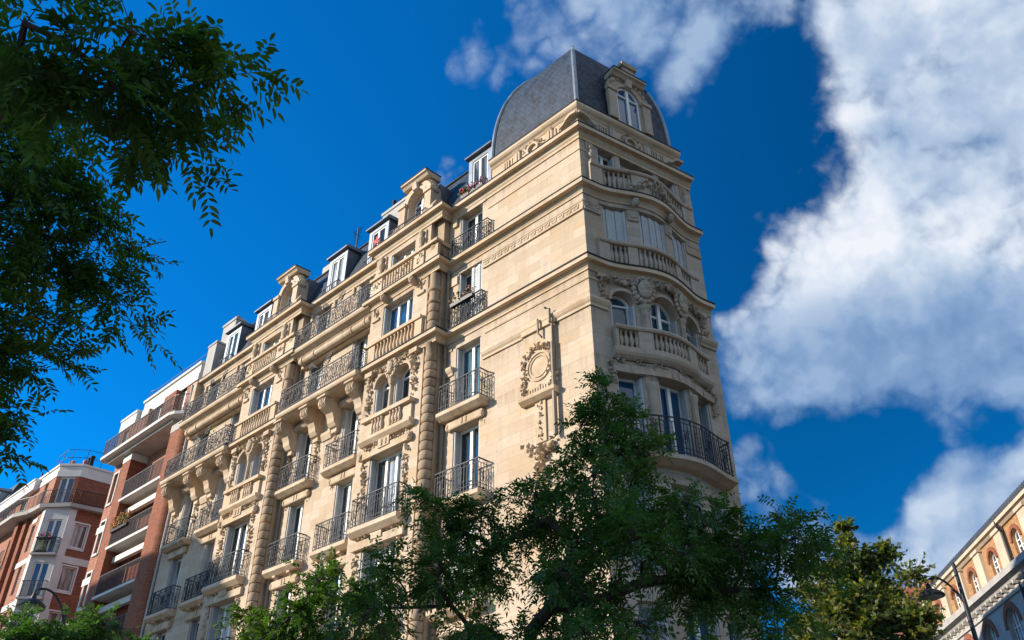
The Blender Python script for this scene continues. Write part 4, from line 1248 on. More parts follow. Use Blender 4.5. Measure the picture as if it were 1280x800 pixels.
# zinc dormers
def zdormer(c, hw=.72, o=-.12, z0=22.62, z1=24.92):
    mb = MB()
    for sg in (-1, 1):
        a, b = sorted((c+sg*hw, c+sg*(hw-.2))); mb.box(a, b, o-.06, o, z0, z1)
    mb.box(c-hw+.2, c+hw-.2, o-.06, o, z1-.22, z1); mb.box(c-hw+.2, c+hw-.2, o-.06, o, z0, z0+.12)
    d = mb.build('zinc_dormer', 'zinc', SB)
    mb = MB(); mb.add([(c+s*(hw-.01), a, z) for s in (-1, 1) for a, z in ((o-.06, z0), (o-.06, z1), (-2.6, z1+.12), (-2.6, z0))], [(0, 1, 2, 3), (4, 5, 6, 7)])
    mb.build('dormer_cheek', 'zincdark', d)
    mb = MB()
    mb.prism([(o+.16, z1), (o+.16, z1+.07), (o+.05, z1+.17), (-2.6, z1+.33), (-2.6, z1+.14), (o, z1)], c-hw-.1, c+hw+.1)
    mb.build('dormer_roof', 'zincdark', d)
    window(d, IDF, c-hw+.2, c+hw-.2, z0+.12, z1-.22, o, folded=False, depth=.07, fw=.06)
    return d
for c in (4.92, 11.15, 14.05, 20.15, 22.95):
    d = zdormer(c, .66 if c > 5 else .62)
    railing(d, [(c-.55, -.0), (c-.55, .12), (c+.55, .12), (c+.55, -.0)], 22.62, 23.12, 2, sp=.12)
# stone crown dormers over the pavilions with low rail
for a in (0, 9.2):
    mb = MB(); mb.box(6.4+a, 10.1+a, .05, .6, 22.58, 22.72); mb.prism([(.0, 22.72), (.62, 22.72), (.64, 22.84), (.0, 22.86)], 6.9+a, 9.5+a)
    mb.build('attic_parapet', 'trim', SB)
    d = stone_dormer(IDF, 8.12+a, 22.86, .5, .9, 24.2, 25.4, 1.9, 'trim', .32)
    mb = MB()
    for sg in (-1, 1):
        mb = MB(); mb.prism([(.0, 22.86), (.5, 22.86), (.5, 23.1), (.3, 23.5), (.0, 23.6)], 8.12+a+sg*1.05-.18, 8.12+a+sg*1.05+.18); mb.build('scroll_buttress', 'trim', d)
    railing(d, [(7.2+a, .56), (9.5+a, .56)], 22.86, 23.12, 2, sp=.1)
# chimneys
def pots(par, xs, o, z, h=.55, r=.11, mat='clay'):
    for x in xs:
        mb = MB(); mb.lathe((x, o, z), [(r*.95, 0), (r, h*.2), (r*.8, h*.8), (r*1.05, h*.86), (r*1.05, h)], 9); mb.build('chimney_pot', mat, par, smooth=True)
mb = MB(); mb.box(11.0, 12.9, -2.1, -1.45, 25.0, 27.3); mb.box(10.95, 12.95, -2.15, -1.4, 27.3, 27.45)
ch = mb.build('chimney', 'conc', SB); pots(ch, (11.25, 11.6, 12.0), -1.75, 27.45, .5, .11, 'lead'); pots(ch, (12.5,), -1.75, 27.45, .75, .1, 'lead')
mb = MB(); mb.box(16.3, 17.3, -1.9, -1.3, 25.0, 26.5); ch = mb.build('chimney', 'conc', SB); pots(ch, (16.5, 16.9), -1.6, 26.5, .4, .1, 'lead')
mb = MB(); mb.box(23.9, 25.2, -1.0, -.5, 23, 26.2); mb.box(23.85, 25.25, -1.05, -.45, 26.2, 26.35); ch = mb.build('chimney', 'conc', SB); pots(ch, (24.2, 24.6), -.75, 26.35, .25, .1)
mb = MB(); mb.box(24.45, 25.3, -1.5, .02, 22.6, 24.75); mb.box(24.4, 25.33, -1.52, .06, 24.75, 24.85); mb.build('party_wall', 'conc', SB)
mb = MB(); mb.box(24.95, 25.42, -.02, .35, 20.05, 22.5); mb.build('end_pier', 'stoneL', SB)
mb = MB(); mb.tube([(25.36, .06, .2), (25.36, .06, 20.0), (25.36, .3, 21), (25.36, .38, 22.4)], .06, 8)
for zz in (4, 7, 10, 13, 16, 19): mb.tube([(25.36, .06, zz), (25.36, .06, zz+.1)], .08, 8)
mb.build('downpipe', 'pipeg', SB, smooth=True)
# television aerial
def aerial(par, x, o, z0, h, arms=5, mat='darkiron'):
    mb = MB(); mb.tube([(x, o, z0), (x, o, z0+h)], .035, 5)
    for i in range(arms):
        zz = z0+h-.1-i*.14; mb.tube([(x-.32+.03*i, o, zz), (x+.32-.03*i, o, zz)], .017, 3)
    mb.tube([(x, o-.3, z0+h*.8), (x, o+.3, z0+h*.8)], .009, 3)
    mb.build('aerial', mat, par)
aerial(SB, 14.9, -1.5, 25.6, 2.2, 7)

# ------------------------------------------------------------------ brick building next door (recessed loggias)
U1 = 25.45
BB = thing('brick_apartment_building', 'red brick apartment building with stacked recessed balconies and white roof parapet', 'building', tuple(toW(U1, 0)), ROT)
mb = MB()
mb.box(.05, 9.4, -9, -.95, 0, 21.2)          # body behind the loggias
mb.build('rear_wall', 'brickL', BB)
# round ended brick pier beside the stone house
def pier(par, c, o, r, z1, hw=.0, mat='brickL', a0=0, a1=pi):
    mb = MB()
    n = 14
    pts = [(c+hw*(1 if cos(pi*i/n) > 0 else -1)+r*cos(pi*i/n), o+r*sin(pi*i/n)) for i in range(n+1)]
    pts = [(c+r+hw, -1.2)]+pts+[(c-r-hw, -1.2)]
    mb.slab(pts, 0, z1); p = mb.build('brick_pier', mat, par)
    mb = MB(); mb.slab([(a, b) for a, b in offset(pts, -.02)], z1, z1+.42); mb.build('pier_capital', 'conc', p)
pier(BB, 1.2, -.32, .5, 20.35, .42)
mb = MB(); mb.box(6.62, 7.6, -1.2, .0, 0, 20.55); mb.build('brick_pier', 'brickL', BB)
mb = MB(); mb.box(6.6, 7.62, -1.2, .02, 20.55, 20.95); mb.build('pier_capital', 'plaster', BB)
ops = [(8.55, 9.1, z-2.25, z-.45, False) for z in (20.9, 18.1, 15.3, 12.5, 9.7)]
mb = MB(); wall(mb, 7.6, 9.42, 0, 21.2, ops, -.28, .2); mb.add([(9.42, -.28, 0), (9.42, -9, 0), (9.42, -9, 21.2), (9.42, -.28, 21.2)], [(0, 1, 2, 3)])
mb.build('front_wall', 'pink', BB)
for q in ops: window(BB, IDF, *q[:4], -.28, leaves=1, depth=.18, folded=False, glass='glassc')
mb = MB()
for q in ops:
    mb.box(q[0]-.1, q[0], -.29, -.24, q[2]-.1, q[3]+.1); mb.box(q[1], q[1]+.1, -.29, -.24, q[2]-.1, q[3]+.1); mb.box(q[0], q[1], -.29, -.24, q[3], q[3]+.1); mb.box(q[0]-.05, q[1]+.05, -.29, -.2, q[2]-.12, q[2])
mb.box(7.62, 7.78, -.29, -.23, 0, 21.0)
for z in (17.0, 14.2): mb.box(8.4, 9.43, -.3, -.22, z+.02, z+.4)
mb.build('window_surround', 'plaster', BB)
wb = MB()
lz = (18.2, 15.62, 13.1, 10.5, 7.9, 5.3)
lops = []
for z in lz: lops += [(4.3, 5.75, z+.06, z+2.1, False), (2.25, 2.85, z+.3, z+2.1, False)]
mb = MB(); wall(mb, 2.0, 6.7, 0, 21.2, lops, -.90, .2); mb.build('loggia_wall', 'pink', BB)
for q in lops: window(BB, IDF, *q[:4], -.90, depth=.14, folded=False, leaves=2 if q[1]-q[0] > 1 else 1, glass='glassb')
for z in lz:
    mb = MB(); mb.box(2.0, 6.65, -.95, .08, z-.13, z); sl = mb.build('balcony', 'plaster', BB)
    railing(sl, [(2.05, .0), (6.6, .0)], z, z+1.02, 2, 'darkiron', .1)
    mb = MB(); mb.box(2.02, 6.62, -.62, -.4, z-.72, z-.42); mb.build('loggia_beam', 'plaster', sl)
# top floor
tops = [(1.45, 2.05, 21.36, 23.05, False), (4.2, 5.0, 21.36, 23.05, False), (8.1, 8.8, 21.36, 22.9, False)]
mb = MB(); wall(mb, .32, 9.4, 21.15, 23.1, tops, -.02, .2)
for x in (.32, 9.4): mb.add([(x, -.02, 21.15), (x, -6, 21.15), (x, -6, 23.1), (x, -.02, 23.1)], [(0, 1, 2, 3)])
mb.build('attic_wall', 'pink', BB)
for q in tops: window(BB, IDF, *q[:4], -.02, depth=.16, folded=False, glass='glass')
mb = MB(); mb.box(2.15, 3.5, -.01, .22, 21.36, 23.08); mb.box(5.2, 5.4, -.01, .2, 21.36, 23.08); mb.build('brick_pier', 'brickL', BB)
mb = MB()
mb.box(.3, 6.7, -6, .04, 23.05, 23.45); mb.box(.3, 6.7, -6, .0, 23.45, 24.0); mb.box(.25, 6.78, -6, .09, 24.0, 24.14)
mb.box(6.7, 7.4, -6, -.15, 23.05, 23.8); mb.box(7.4, 9.42, -6, .06, 23.05, 23.7); mb.box(7.36, 9.46, -6, .11, 23.7, 23.84)
mb.build('parapet', 'plaster', BB)
mb = MB(); mb.slab([(9.7, -.4), (9.7, .52), (9.5, .62), (1.5, .62), (1.1, .5), (.3, -.2), (.3, -.6)], 21.17, 21.33)
sl = mb.build('balcony', 'plaster', BB)
mb = MB(); mb.box(1.6, 9.2, -.9, .28, 20.98, 21.17); mb.build('balcony_soffit', 'conc', sl)
railing(sl, [(.35, -.15), (1.12, .46), (1.5, .57), (9.45, .57), (9.65, .48), (9.65, -.3)], 21.33, 22.3, 2, 'darkiron', .1)
mb = MB()
for x in np.arange(.4, 7.5, 1.35): mb.tube([(x, -.35, 24.1), (x, -.35, 24.95)], .018, 4)
for z in (24.55, 24.95): mb.tube([(.4, -.35, z), (7.2, -.35, z)], .016, 4)
mb.tube([(6.6, -.3, 24.95), (7.0, -.25, 25.0), (7.3, -.3, 24.7), (7.2, -.3, 24.0)], .018, 4)
mb.build('roof_railing', 'darkiron', BB)
aerial(BB, 9.3, -2.6, 23.6, 2.6, 3)

# ------------------------------------------------------------------ second brick building with a chamfered corner
U2 = 43.87
CB = thing('brick_apartment_building', 'farther red brick apartment building with white chamfered corner bay and rooftop railing', 'building', tuple(toW(U2, 0)), ROT)
A_, B_, C_, D_ = (0, 0), (-1.03, -1.05), (-1.22, -2.5), (-1.4, -11)
def seg(a, b):
    L = math.hypot(b[0]-a[0], b[1]-a[1]); ux, uy = (b[0]-a[0])/L, (b[1]-a[1])/L
    nx, ny = uy, -ux
    return (lambda s, o, z: (a[0]+ux*s+nx*o, a[1]+uy*s+ny*o, z)), L
# outward normal must face +o / -u : flip so that the court side is out
def seg2(a, b):
    f, L = seg(a, b)
    t = f(0, 1, 0); cx, cy = 5, -5
    if math.hypot(t[0]-cx, t[1]-cy) < math.hypot(a[0]-cx, a[1]-cy):
        g0 = f; f = lambda s, o, z: g0(s, -o, z)
    return f, L
FC, LC = seg2(A_, B_)
FS, LS = seg2(B_, D_)
wz = [(21.25, 23.0), (18.05, 20.2), (15.4, 17.5), (12.7, 14.8), (10.0, 12.1), (7.3, 9.4)]
co = [(.28, LC-.28, a, b, False) for a, b in wz]
mb = MB(FC); wall(mb, 0, LC, 0, 23.2, co, 0, .15); mb.build('chamfer_wall', 'plaster', CB)
for q in co: window(CB, FC, *q[:4], 0, depth=.12, folded=False, glass='glassb')
mb = MB(FC)
mb.box(.0, .28, -.01, .03, 21.2, 23.1); mb.box(LC-.28, LC, -.01, .03, 21.2, 23.1); mb.build('brick_pier', 'brickR', CB)
for z in (18.0, 15.35, 12.65, 9.95):
    mb = MB(FC); mb.box(-.02, LC+.02, -.02, .3, z-.12, z); sl = mb.build('balcony', 'conc', CB)
    railing(sl, [FC(.02, 0, 0)[:2], FC(.02, .27, 0)[:2], FC(LC-.02, .27, 0)[:2], FC(LC-.02, 0, 0)[:2]], z, z+.95, 2, 'darkiron', .12)
so = [(.5, 1.35, a+.5, b-.1, False) for a, b in wz[1:]]
mb = MB(FS); wall(mb, 0, LS, 0, 23.1, so, 0, .15); mb.build('court_wall', 'brickR', CB)
for q in so: window(CB, FS, *q[:4], 0, depth=.12, folded=False, leaves=1, glass='glassc')
mb = MB(FS)
for q in so: mb.box(q[0]-.08, q[1]+.08, -.01, .05, q[2]-.12, q[2]); mb.box(q[0]-.09, q[0], -.01, .04, q[2], q[3]+.09); mb.box(q[1], q[1]+.09, -.01, .04, q[2], q[3]+.09); mb.box(q[0], q[1], -.01, .04, q[3], q[3]+.09)
mb.box(-.0, .42, -.01, .04, 0, 20.9)
for z in (17.55, 12.2): mb.box(.42, 2.2, -.01, .05, z, z+.42)
mb.build('window_surround', 'plaster', CB)
fo = []
for a, b in wz: fo += [(1.2, 1.8, a+.4, b, False), (4.6, 5.8, a, b, False), (8.0, 9.2, a, b, False)]
mb = MB(); wall(mb, 0, 10.3, 0, 23.2, fo, 0, .2); mb.build('front_wall', 'pink', CB)
for q in fo: window(CB, IDF, *q[:4], 0, depth=.16, folded=False, glass='glassb')
mb = MB(); mb.box(-.02, .45, -.02, .05, 0, 20.9); mb.box(1.1, 1.9, -.02, .04, 20.3, 20.6)
for z in (17.55, 14.9): mb.box(.45, 3.2, -.02, .04, z, z+.35)
mb.build('window_surround', 'plaster', CB)
for x in (2.6, 3.6): 
    mb = MB(); mb.box(x, x+.55, -.02, .35 if x > 3 else .2, 0, 20.8); mb.build('brick_pier', 'brickL', CB)
for z in (18.1, 15.5, 12.9, 10.3):
    mb = MB(); mb.box(4.2, 10.0, -.02, .55, z-.14, z); sl = mb.build('balcony', 'plaster', CB); railing(sl, [(4.25, .5), (9.9, .5)], z, z+1.0, 2, 'darkiron', .16)
top = [(10.2, 0), (0, 0), B_, D_]
mb = MB(); mb.sweep(top, P_([(-3, 23.05), (.04, 23.05), (.04, 23.42), (.0, 23.44), (.0, 23.78), (.07, 23.78), (.07, 23.92), (-3, 23.94)])); 
mb.sweep([(10.3, .3), (3.05, .3)], P_([(-3, 22.95), (.04, 22.95), (.04, 23.6), (.1, 23.6), (.1, 23.72), (-3, 23.74)]))
mb.build('parapet', 'plaster', CB)
tp = [(1.95, .38), (1.2, .3), (.3, .28), (-1.2, -.95), (-1.5, -3), (-1.75, -8)]
mb = MB(); mb.sweep(tp, P_([(-1.5, 20.95), (.1, 20.95), (.14, 21.18), (-1.5, 21.2)])); mb.slab([(10.3, -.2), (10.3, .95), (3.2, .95), (1.9, .5), (1.9, -.2)], 20.9, 21.15); sl = mb.build('balcony', 'conc', CB)
railing(sl, [(10.2, .88), (3.2, .88), (1.9, .45), (1.2, .34), (.28, .32), (-1.26, -.95), (-1.56, -3), (-1.8, -8)], 21.18, 22.1, 2, 'darkiron', .12)
mb = MB()
rp = [(1.8, -.3), (.2, -.3), (-.6, -1.2), (-.9, -3), (-1.0, -6)]
for z in (24.55, 25.1): mb.tube([(x, y, z) for x, y in rp], .02, 4)
for i in range(9):
    x, y = polyat(rp, plen(rp)*i/8); mb.tube([(x, y, 23.9), (x, y, 25.1)], .02, 4)
mb.build('roof_railing', 'darkiron', CB)
pots(CB, (.55,), -1.6, 23.9, .9, .16); pots(CB, (.1, -.3), -1.7, 23.9, 1.0, .15, 'lead')
mb = MB(); mb.box(3.6, 6.6, -2.2, -1.5, 23.6, 25.3); mb.box(3.55, 6.65, -2.25, -1.45, 25.3, 25.42); ch = mb.build('chimney', 'brickR', CB); pots(ch, (3.9, 4.3, 4.8, 5.9), -1.85, 25.42, .5, .13)

# ------------------------------------------------------------------ distant mansard house at the far left
U3 = 54.3
FB_ = thing('mansard_house', 'distant cream house with dark grey mansard roof beyond the brick blocks', 'building', tuple(toW(U3, 0)), ROT)
fo = [(x, x+1.2, z, z+2.1, False) for x in (1.2, 4.2, 7.2) for z in (6.5, 10, 13.5, 17, 20.4)]
mb = MB(); wall(mb, 0, 10, 0, 23.2, fo, .1, .25); mb.add([(0, .1, 0), (0, -10, 0), (0, -10, 23.2), (0, .1, 23.2)], [(0, 1, 2, 3)]); mb.build('front_wall', 'creamp', FB_)
for q in fo: window(FB_, IDF, *q[:4], .1, folded=False, depth=.2)
mb = MB(); mb.prism([(-.1, 23.0), (.2, 23.0), (.5, 23.3), (.5, 23.5), (-.1, 23.5)], -.1, 10.2); mb.build('cornice', 'creamp', FB_)
mb = MB(); base = [(-.1, .2), (10, .2), (10, -9), (-.1, -9)]
r0 = [(x, y, 23.5) for x, y in base]; r1 = [(x, y, 26.2) for x, y in inset_poly(base, 1.0)]; r2 = [(x, y, 27.2) for x, y in inset_poly(base, 3.4)]
for a, b in ((r0, r1), (r1, r2)):
    for i in range(4): mb.add([a[i], a[(i+1) % 4], b[(i+1) % 4], b[i]], [(0, 1, 2, 3)])
mb.add(r2, [(0, 1, 2, 3)]); mb.tube([(2.2, -2.5, 26.6), (2.2, -2.5, 27.9)], .06, 5)
mb.build('mansard_roof', 'slateR', FB_)
for c in (1.9, 4.9):
    mb = MB(); mb.box(c-.6, c+.6, -1.2, .12, 23.5, 25.4); mb.prism([(-1.2, 25.4), (.3, 25.4), (.3, 25.55), (-1.2, 25.7)], c-.75, c+.75); d = mb.build('dormer', 'zinc', FB_)
    window(d, IDF, c-.42, c+.42, 23.7, 25.2, .14, folded=False, depth=.01)

# ------------------------------------------------------------------ brick school-like building at the right
RB = thing('brick_arcade_building', 'ochre brick building with cream pilasters and arched white windows under a dark zinc gutter', 'building', (24.51, 37.74, 0), math.atan2(.9885, .1513))
pil = [-2.7, .8, 4.35, 7.9, 11.45, 14.9, 18.4]
up = []; lo = []
for a, b in zip(pil, pil[1:]):
    c = (a+b)/2+.05; up.append((c-.52, c+.52, 14.2, 15.72, True)); lo.append((c-.85, c+.85, 9.9, 12.75, True))
MAT['brickA'] = brickmat('ochre_brick', (1, 0, 0), (.46, .235, .10), (.42, .32, .2))
mb = MB(); wall(mb, -3.2, 19.2, 13.9, 16.6, up, 0, .25); mb.build('upper_wall', 'brickA', RB)
MAT['lilac'] = plain('grey_stucco', (.40, .37, .36), .85, .16, .8, .15)
mb = MB(); wall(mb, -3.2, 19.2, 0, 13.9, lo, .02, .35); mb.add([(19.2, .0, 0), (19.2, -9, 0), (19.2, -9, 16.6), (19.2, .0, 16.6)], [(0, 1, 2, 3)]); mb.build('lower_wall', 'lilac', RB)
for q in up: window(RB, IDF, *q[:4], 0, arch=True, depth=.2, folded=False, trans=14.9, glass='glass')
for q in lo: window(RB, IDF, *q[:4], .02, arch=True, depth=.3, folded=False, leaves=4, trans=11.0, glass='glassb', fw=.06)
for p in pil:
    mb = MB(); mb.box(p-.5, p+.5, -.02, .2, 14.12, 16.2); mb.box(p-.56, p+.56, -.02, .26, 14.12, 14.32); mb.box(p-.56, p+.56, -.02, .28, 16.06, 16.24); mb.build('pilaster', 'creamp', RB)
mb = MB()
for q, wd, zoff in [(q, .2, 0) for q in up]+[(q, .32, 0) for q in lo]:
    c = (q[0]+q[1])/2; h = (q[1]-q[0])/2; sp = q[3]-h; n = 12
    mb = MB()
    for i in range(n):
        t0, t1 = pi*i/n, pi*(i+1)/n
        mb.plate([(c-r*cos(t), sp+r*sin(t)) for r, t in ((h+.005, t0), (h+.005, t1), (h+wd, t1), (h+wd, t0))], -.01, .07)
    mb.build('brick_arch', 'brickL', RB)
mb = MB(); mb.prism([(-.02, 13.5), (.25, 13.55), (.35, 13.7), (.62, 13.78), (.65, 14.08), (-.02, 14.12)], -3.2, 19.3)
mb.box(-3.2, 19.2, -.02, .12, 13.1, 13.3)
for x in np.arange(-3, 19, .85): mb.box(x, x+.2, -.02, .36, 13.36, 13.56)
mb.build('cornice', 'conc', RB)
mb = MB(); mb.prism([(-.02, 16.2), (.1, 16.2), (.22, 16.32), (.34, 16.36), (.34, 16.55), (-.02, 16.6)], -3.2, 19.3); mb.build('cornice', 'creamp', RB)
mb = MB(); mb.prism([(.0, 16.6), (.36, 16.55), (.40, 16.62), (.12, 17.0), (-.0, 17.02)], -3.3, 19.4)
for x in np.arange(-3.2, 19.2, .33): mb.prism([(.10, 16.99), (.405, 16.6), (.43, 16.62), (.13, 17.02)], x, x+.05)
mb.build('gutter_band', 'zincdark', RB)
mb = MB(); mb.add([(-3.3, .1, 17.0), (19.4, .1, 17.0), (19.4, -6, 19.0), (-3.3, -6, 19.0)], [(0, 1, 2, 3)]); mb.build('roof', 'slateR', RB)
for x in (3.72, ):
    mb = MB(); mb.tube([(x, .32, 16.5), (x, .30, 16.2), (x, .12, 15.9), (x, .12, 14.1)], .07, 7); mb.tube([(x, .12, 13.4), (x, .12, .2)], .07, 7); mb.build('downpipe', 'darkiron', RB)
# ------------------------------------------------------------------ tiled roof far behind it
TB_ = thing('tiled_house', 'distant house with a steep red tiled roof and a row of terracotta chimney pots', 'building', (32.5, 64.5, 0), R(-26.6))
mb = MB(); mb.box(-5, 3.5, -4, 4, 0, 15.8); mb.build('wall', 'pink', TB_)
mb = MB(); mb.prism([(-4.3, 16.0), (0, 19.75), (4.3, 16.0)], -5.2, 3.7); mb.build('roof', 'tiles', TB_)
mb = MB(); mb.box(-4.6, 1.6, -.5, .5, 18.9, 19.7); ch = mb.build('chimney', 'brickL', TB_)
pots(ch, (-4.3, -3.75, -3.2, -2.6, -2.1, -1.5, -.9, -.4, .2, .7, 1.3), 0, 19.7, .5, .15)

# ------------------------------------------------------------------ unseen houses behind the camera, added for the shade they cast
def opposite(u0, u1, h, label):
    T = thing('shade_townhouse', label, 'building', tuple(toW(u0, 26)), ROT)
    w = u1-u0
    F = lambda u, o, z: (u, -o, z)
    op = [(x, x+1.2, z, z+2.0, False) for x in np.arange(1.2, w-1.5, 3.0) for z in np.arange(4.8, h-2.4, 3.1)]
    mb = MB(F); wall(mb, 0, w, 0, h, op, 0, .2)
    for a, b in (((0, 0), (0, -9)), ((w, 0), (w, -9)), ((0, -9), (w, -9))): mb.add([(*a, 0), (*b, 0), (*b, h), (*a, h)], [(0, 1, 2, 3)])
    mb.build('wall', 'creamp', T)
    g_ = MB(F)
    for q in op: g_.add([(q[0], -.19, q[2]), (q[1], -.19, q[2]), (q[1], -.19, q[3]), (q[0], -.19, q[3])], [(0, 1, 2, 3)])
    g_.build('window', 'glass', T)
    mb = MB(F); mb.prism([(-.1, h-.3), (.3, h-.1), (.3, h), (-1.2, h+2.4), (-8, h+2.4), (-9, h)], -.05, w+.05); mb.build('roof', 'zincdark', T)
opposite(5.3, 11.2, 17.5, 'unseen cream plastered terrace house, added across the street to shade the dark tree')
opposite(44.6, 62, 25.0, 'taller unseen cream plastered house, added across the street to shade the lower front')

# ------------------------------------------------------------------ street lamps
def lamp(name, label, pole, head, ztop, zj, grp):
    T = thing(name, label, 'street lamp', (pole[0], pole[1], 0.0), 0, grp)
    hx, hy, hz = head[0]-pole[0], head[1]-pole[1], head[2]
    mb = MB(); mb.lathe((0, 0, 0), [(.15, 0), (.15, .6), (.09, .75), (.06, 3.5), (.038, ztop-.05), (.015, ztop)], 10); mb.build('pole', 'darkiron', T, smooth=True)
    mb = MB(); pts = []
    for i in range(11):
        t = i/10; pts.append((hx*t, hy*t, zj+(hz+.28-zj)*sin(t*pi/2)**.8+.10*sin(pi*t)))
    pts.append((hx, hy, hz+.12)); mb.tube(pts, [.036]*2+[.024]*10, 7); mb.build('arm', 'darkiron', T, smooth=True)
    mb = MB(); mb.lathe((hx, hy, hz), [(.27, -.07), (.28, -.04), (.25, .0), (.16, .06), (.06, .1), (.04, .2)], 18); L = mb.build('lamp_head', 'darkiron', T, smooth=True)
    mb = MB(); mb.lathe((hx, hy, hz-.11), [(.08, -.03), (.2, .02), (.24, .045)], 14); mb.build('diffuser', 'pipeg', L, smooth=True)
lamp('street_lamp', 'dark street lamp with dish head in front of the ochre brick arcade building', (9.37, 17.67), (8.84, 17.94, 6.47), 7.05, 6.2, 'street lamps')
lamp('street_lamp', 'dark street lamp with dish head half hidden in the leafy tree below the brick blocks', (-9.3, 17.7), (-9.9, 17.4, 6.25), 6.3, 6.0, 'street lamps')

# ------------------------------------------------------------------ flowers and small things on the balconies
def planter(name, label, u, o, z, w, bloom, n=26, foliage='green', h=.28, box='darkiron', grp='plants on the balconies', rot=ROT):
    T = thing(name, label, 'plant', tuple(toW(u, o, z)), rot, grp)
    q = random.Random(int(u*100)+int(z*10))
    mb = MB(); mb.prism([(-.06, .05), (.06, .05), (.08, .17), (-.08, .17)], -w/2, w/2); mb.build('pot', box, T)
    mb = MB()
    for i in range(n*3):
        c = (q.uniform(-w/2, w/2), q.uniform(-.14, .14), .17+q.uniform(-.06, h)); a = q.uniform(0, 6.28); l = q.uniform(.05, .12)
        mb.add([c, (c[0]+l*.6*cos(a)-.02, c[1]+l*.6*sin(a), c[2]+l*.6), (c[0]+l*cos(a), c[1]+l*sin(a), c[2]+l*q.uniform(-.2, 1)), (c[0]+l*.6*cos(a)+.03, c[1]+l*.6*sin(a)+.03, c[2]+l*.3)], [(0, 1, 2, 3)])
    mb.build('foliage', foliage, T)
    if bloom:
        mb = MB()
        for i in range(n):
            mb.ball((q.uniform(-w/2, w/2), q.uniform(-.16, .16), .17+q.uniform(0, h*1.1)), q.uniform(.025, .055), None, None, 5, 3)
        mb.build('bloom', bloom, T)
    return T
planter('flower_box', 'red geraniums at the left end of the dormer sill beside the slate dome', 5.35, .18, 22.66, .42, 'red')
planter('flower_box', 'pink flowers on the dormer sill beside the slate dome', 4.75, .18, 22.66, .7, 'pinkf')
planter('flower_box', 'dusty red flowers hung over the scrolled rail beside the half-closed shutter', 5.25, .27, 17.78, 1.1, 'clay')
planter('flower_box', 'big orange flower box on the brick building loggia rail', U1+5.6, .06, 16.3, 1.9, 'orange', 150, h=.6)
planter('flower_box', 'purple flower box on the white corner bay rail', U2-.5, -.25, 18.78, .9, 'pinkf', 22, rot=ROT+R(45))
planter('potted_plant', 'yellow green potted plant standing on the white corner bay balcony floor', U2-.45, -.28, 18.02, .6, None, 26, 'yellowg', .5, rot=ROT+R(45))
planter('potted_plant', 'tall yellow green pot plant on the left long balcony', 21.2, .72, 17.0, .4, None, 30, 'yellowg', 1.3)
planter('potted_plant', 'dark leafy pot plant at the right end of the left long balcony', 19.75, .72, 17.0, .35, 'red', 10, 'green', .95)
planter('potted_plant', 'dark leafy plant at the right end of the upper left long balcony', 19.5, .5, 20.05, .35, None, 22, 'green', .9)
planter('potted_plant', 'small terracotta pot plant at the right end of the middle long balcony', 10.75, .7, 17.0, .3, 'clay', 10, 'green', .35)
mb = MB(); st = []
for i in range(10):
    a = pi/2+2*pi*i/10; r = .26 if i % 2 == 0 else .11
    st.append((r*cos(a), r*sin(a)))
T = None
mb.plate(st, -.02, .02)
mb.ball((0, 0, 0), .09, .05, .09)
ob = mb.build('star_decoration', 'red'); ob.location = toW(11.1, -.02, 23.98); ob.rotation_euler = (0, 0, ROT)
tag(ob, 'red star decoration hung on the window of a zinc dormer', 'decoration')

# ------------------------------------------------------------------ trees
def leaf_arrays_compound(P, D, L, nl, ll, lw, rg, droop=.25):
    N = len(P)
    D = D/np.linalg.norm(D, axis=1, keepdims=True)
    up = np.tile(np.array([0, 0, 1.0]), (N, 1))+rg.normal(0, .35, (N, 3))
    S = np.cross(D, up); S /= np.linalg.norm(S, axis=1, keepdims=True)+1e-9
    Ls = L*rg.uniform(.65, 1.15, (N, 1))
    V = []
    npair = nl//2
    for j in range(npair+1):
        t = .22+.78*j/npair
        base = P+D*Ls*t; base[:, 2] -= (droop*Ls[:, 0]*t*t)
        for sg in ((1, -1) if j < npair else (0,)):
            d = D*(.5 if sg else 1)+S*sg*.9+rg.normal(0, .16, (N, 3)); d[:, 2] -= .22
            d /= np.linalg.norm(d, axis=1, keepdims=True)
            w = np.cross(d, np.cross(S, D)+rg.normal(0, .25, (N, 3))); w /= np.linalg.norm(w, axis=1, keepdims=True)+1e-9
            sz = rg.uniform(.7, 1.15, (N, 1))
            a = base; c = base+d*ll*sz; c[:, 2] -= ll*.12
            b1 = base+d*ll*.28*sz+w*lw*.45*sz; b2 = base+d*ll*.66*sz+w*lw*.40*sz
            e1 = base+d*ll*.28*sz-w*lw*.45*sz; e2 = base+d*ll*.66*sz-w*lw*.40*sz
            for q in (b1, b2, e1, e2): q[:, 2] += ll*.05
            V.append(np.stack([a, b1, b2, c, e2, e1], 1))
    return np.concatenate(V).reshape(-1, 3), 6
def leaf_arrays_broad(P, D, size, rg):
    N = len(P)
    D = D+rg.normal(0, .5, (N, 3)); D /= np.linalg.norm(D, axis=1, keepdims=True)
    up = np.tile(np.array([0, 0, 1.0]), (N, 1))+rg.normal(0, .6, (N, 3))
    S = np.cross(D, up); S /= np.linalg.norm(S, axis=1, keepdims=True)+1e-9
    U_ = np.cross(S, D)
    shape = [(0, 0), (.28, .1), (.55, .25), (.36, .48), (.42, .75), (.16, .68), (0, 1.0), (-.16, .68), (-.42, .75), (-.36, .48), (-.55, .25), (-.28, .1)]
    s = size*rg.uniform(.6, 1.2, (N, 1)); V = []
    for x, y in shape: V.append(P+S*x*s+D*y*s+U_*(-.25*abs(x)*s))
    return np.stack(V, 1).reshape(-1, 3), len(shape)
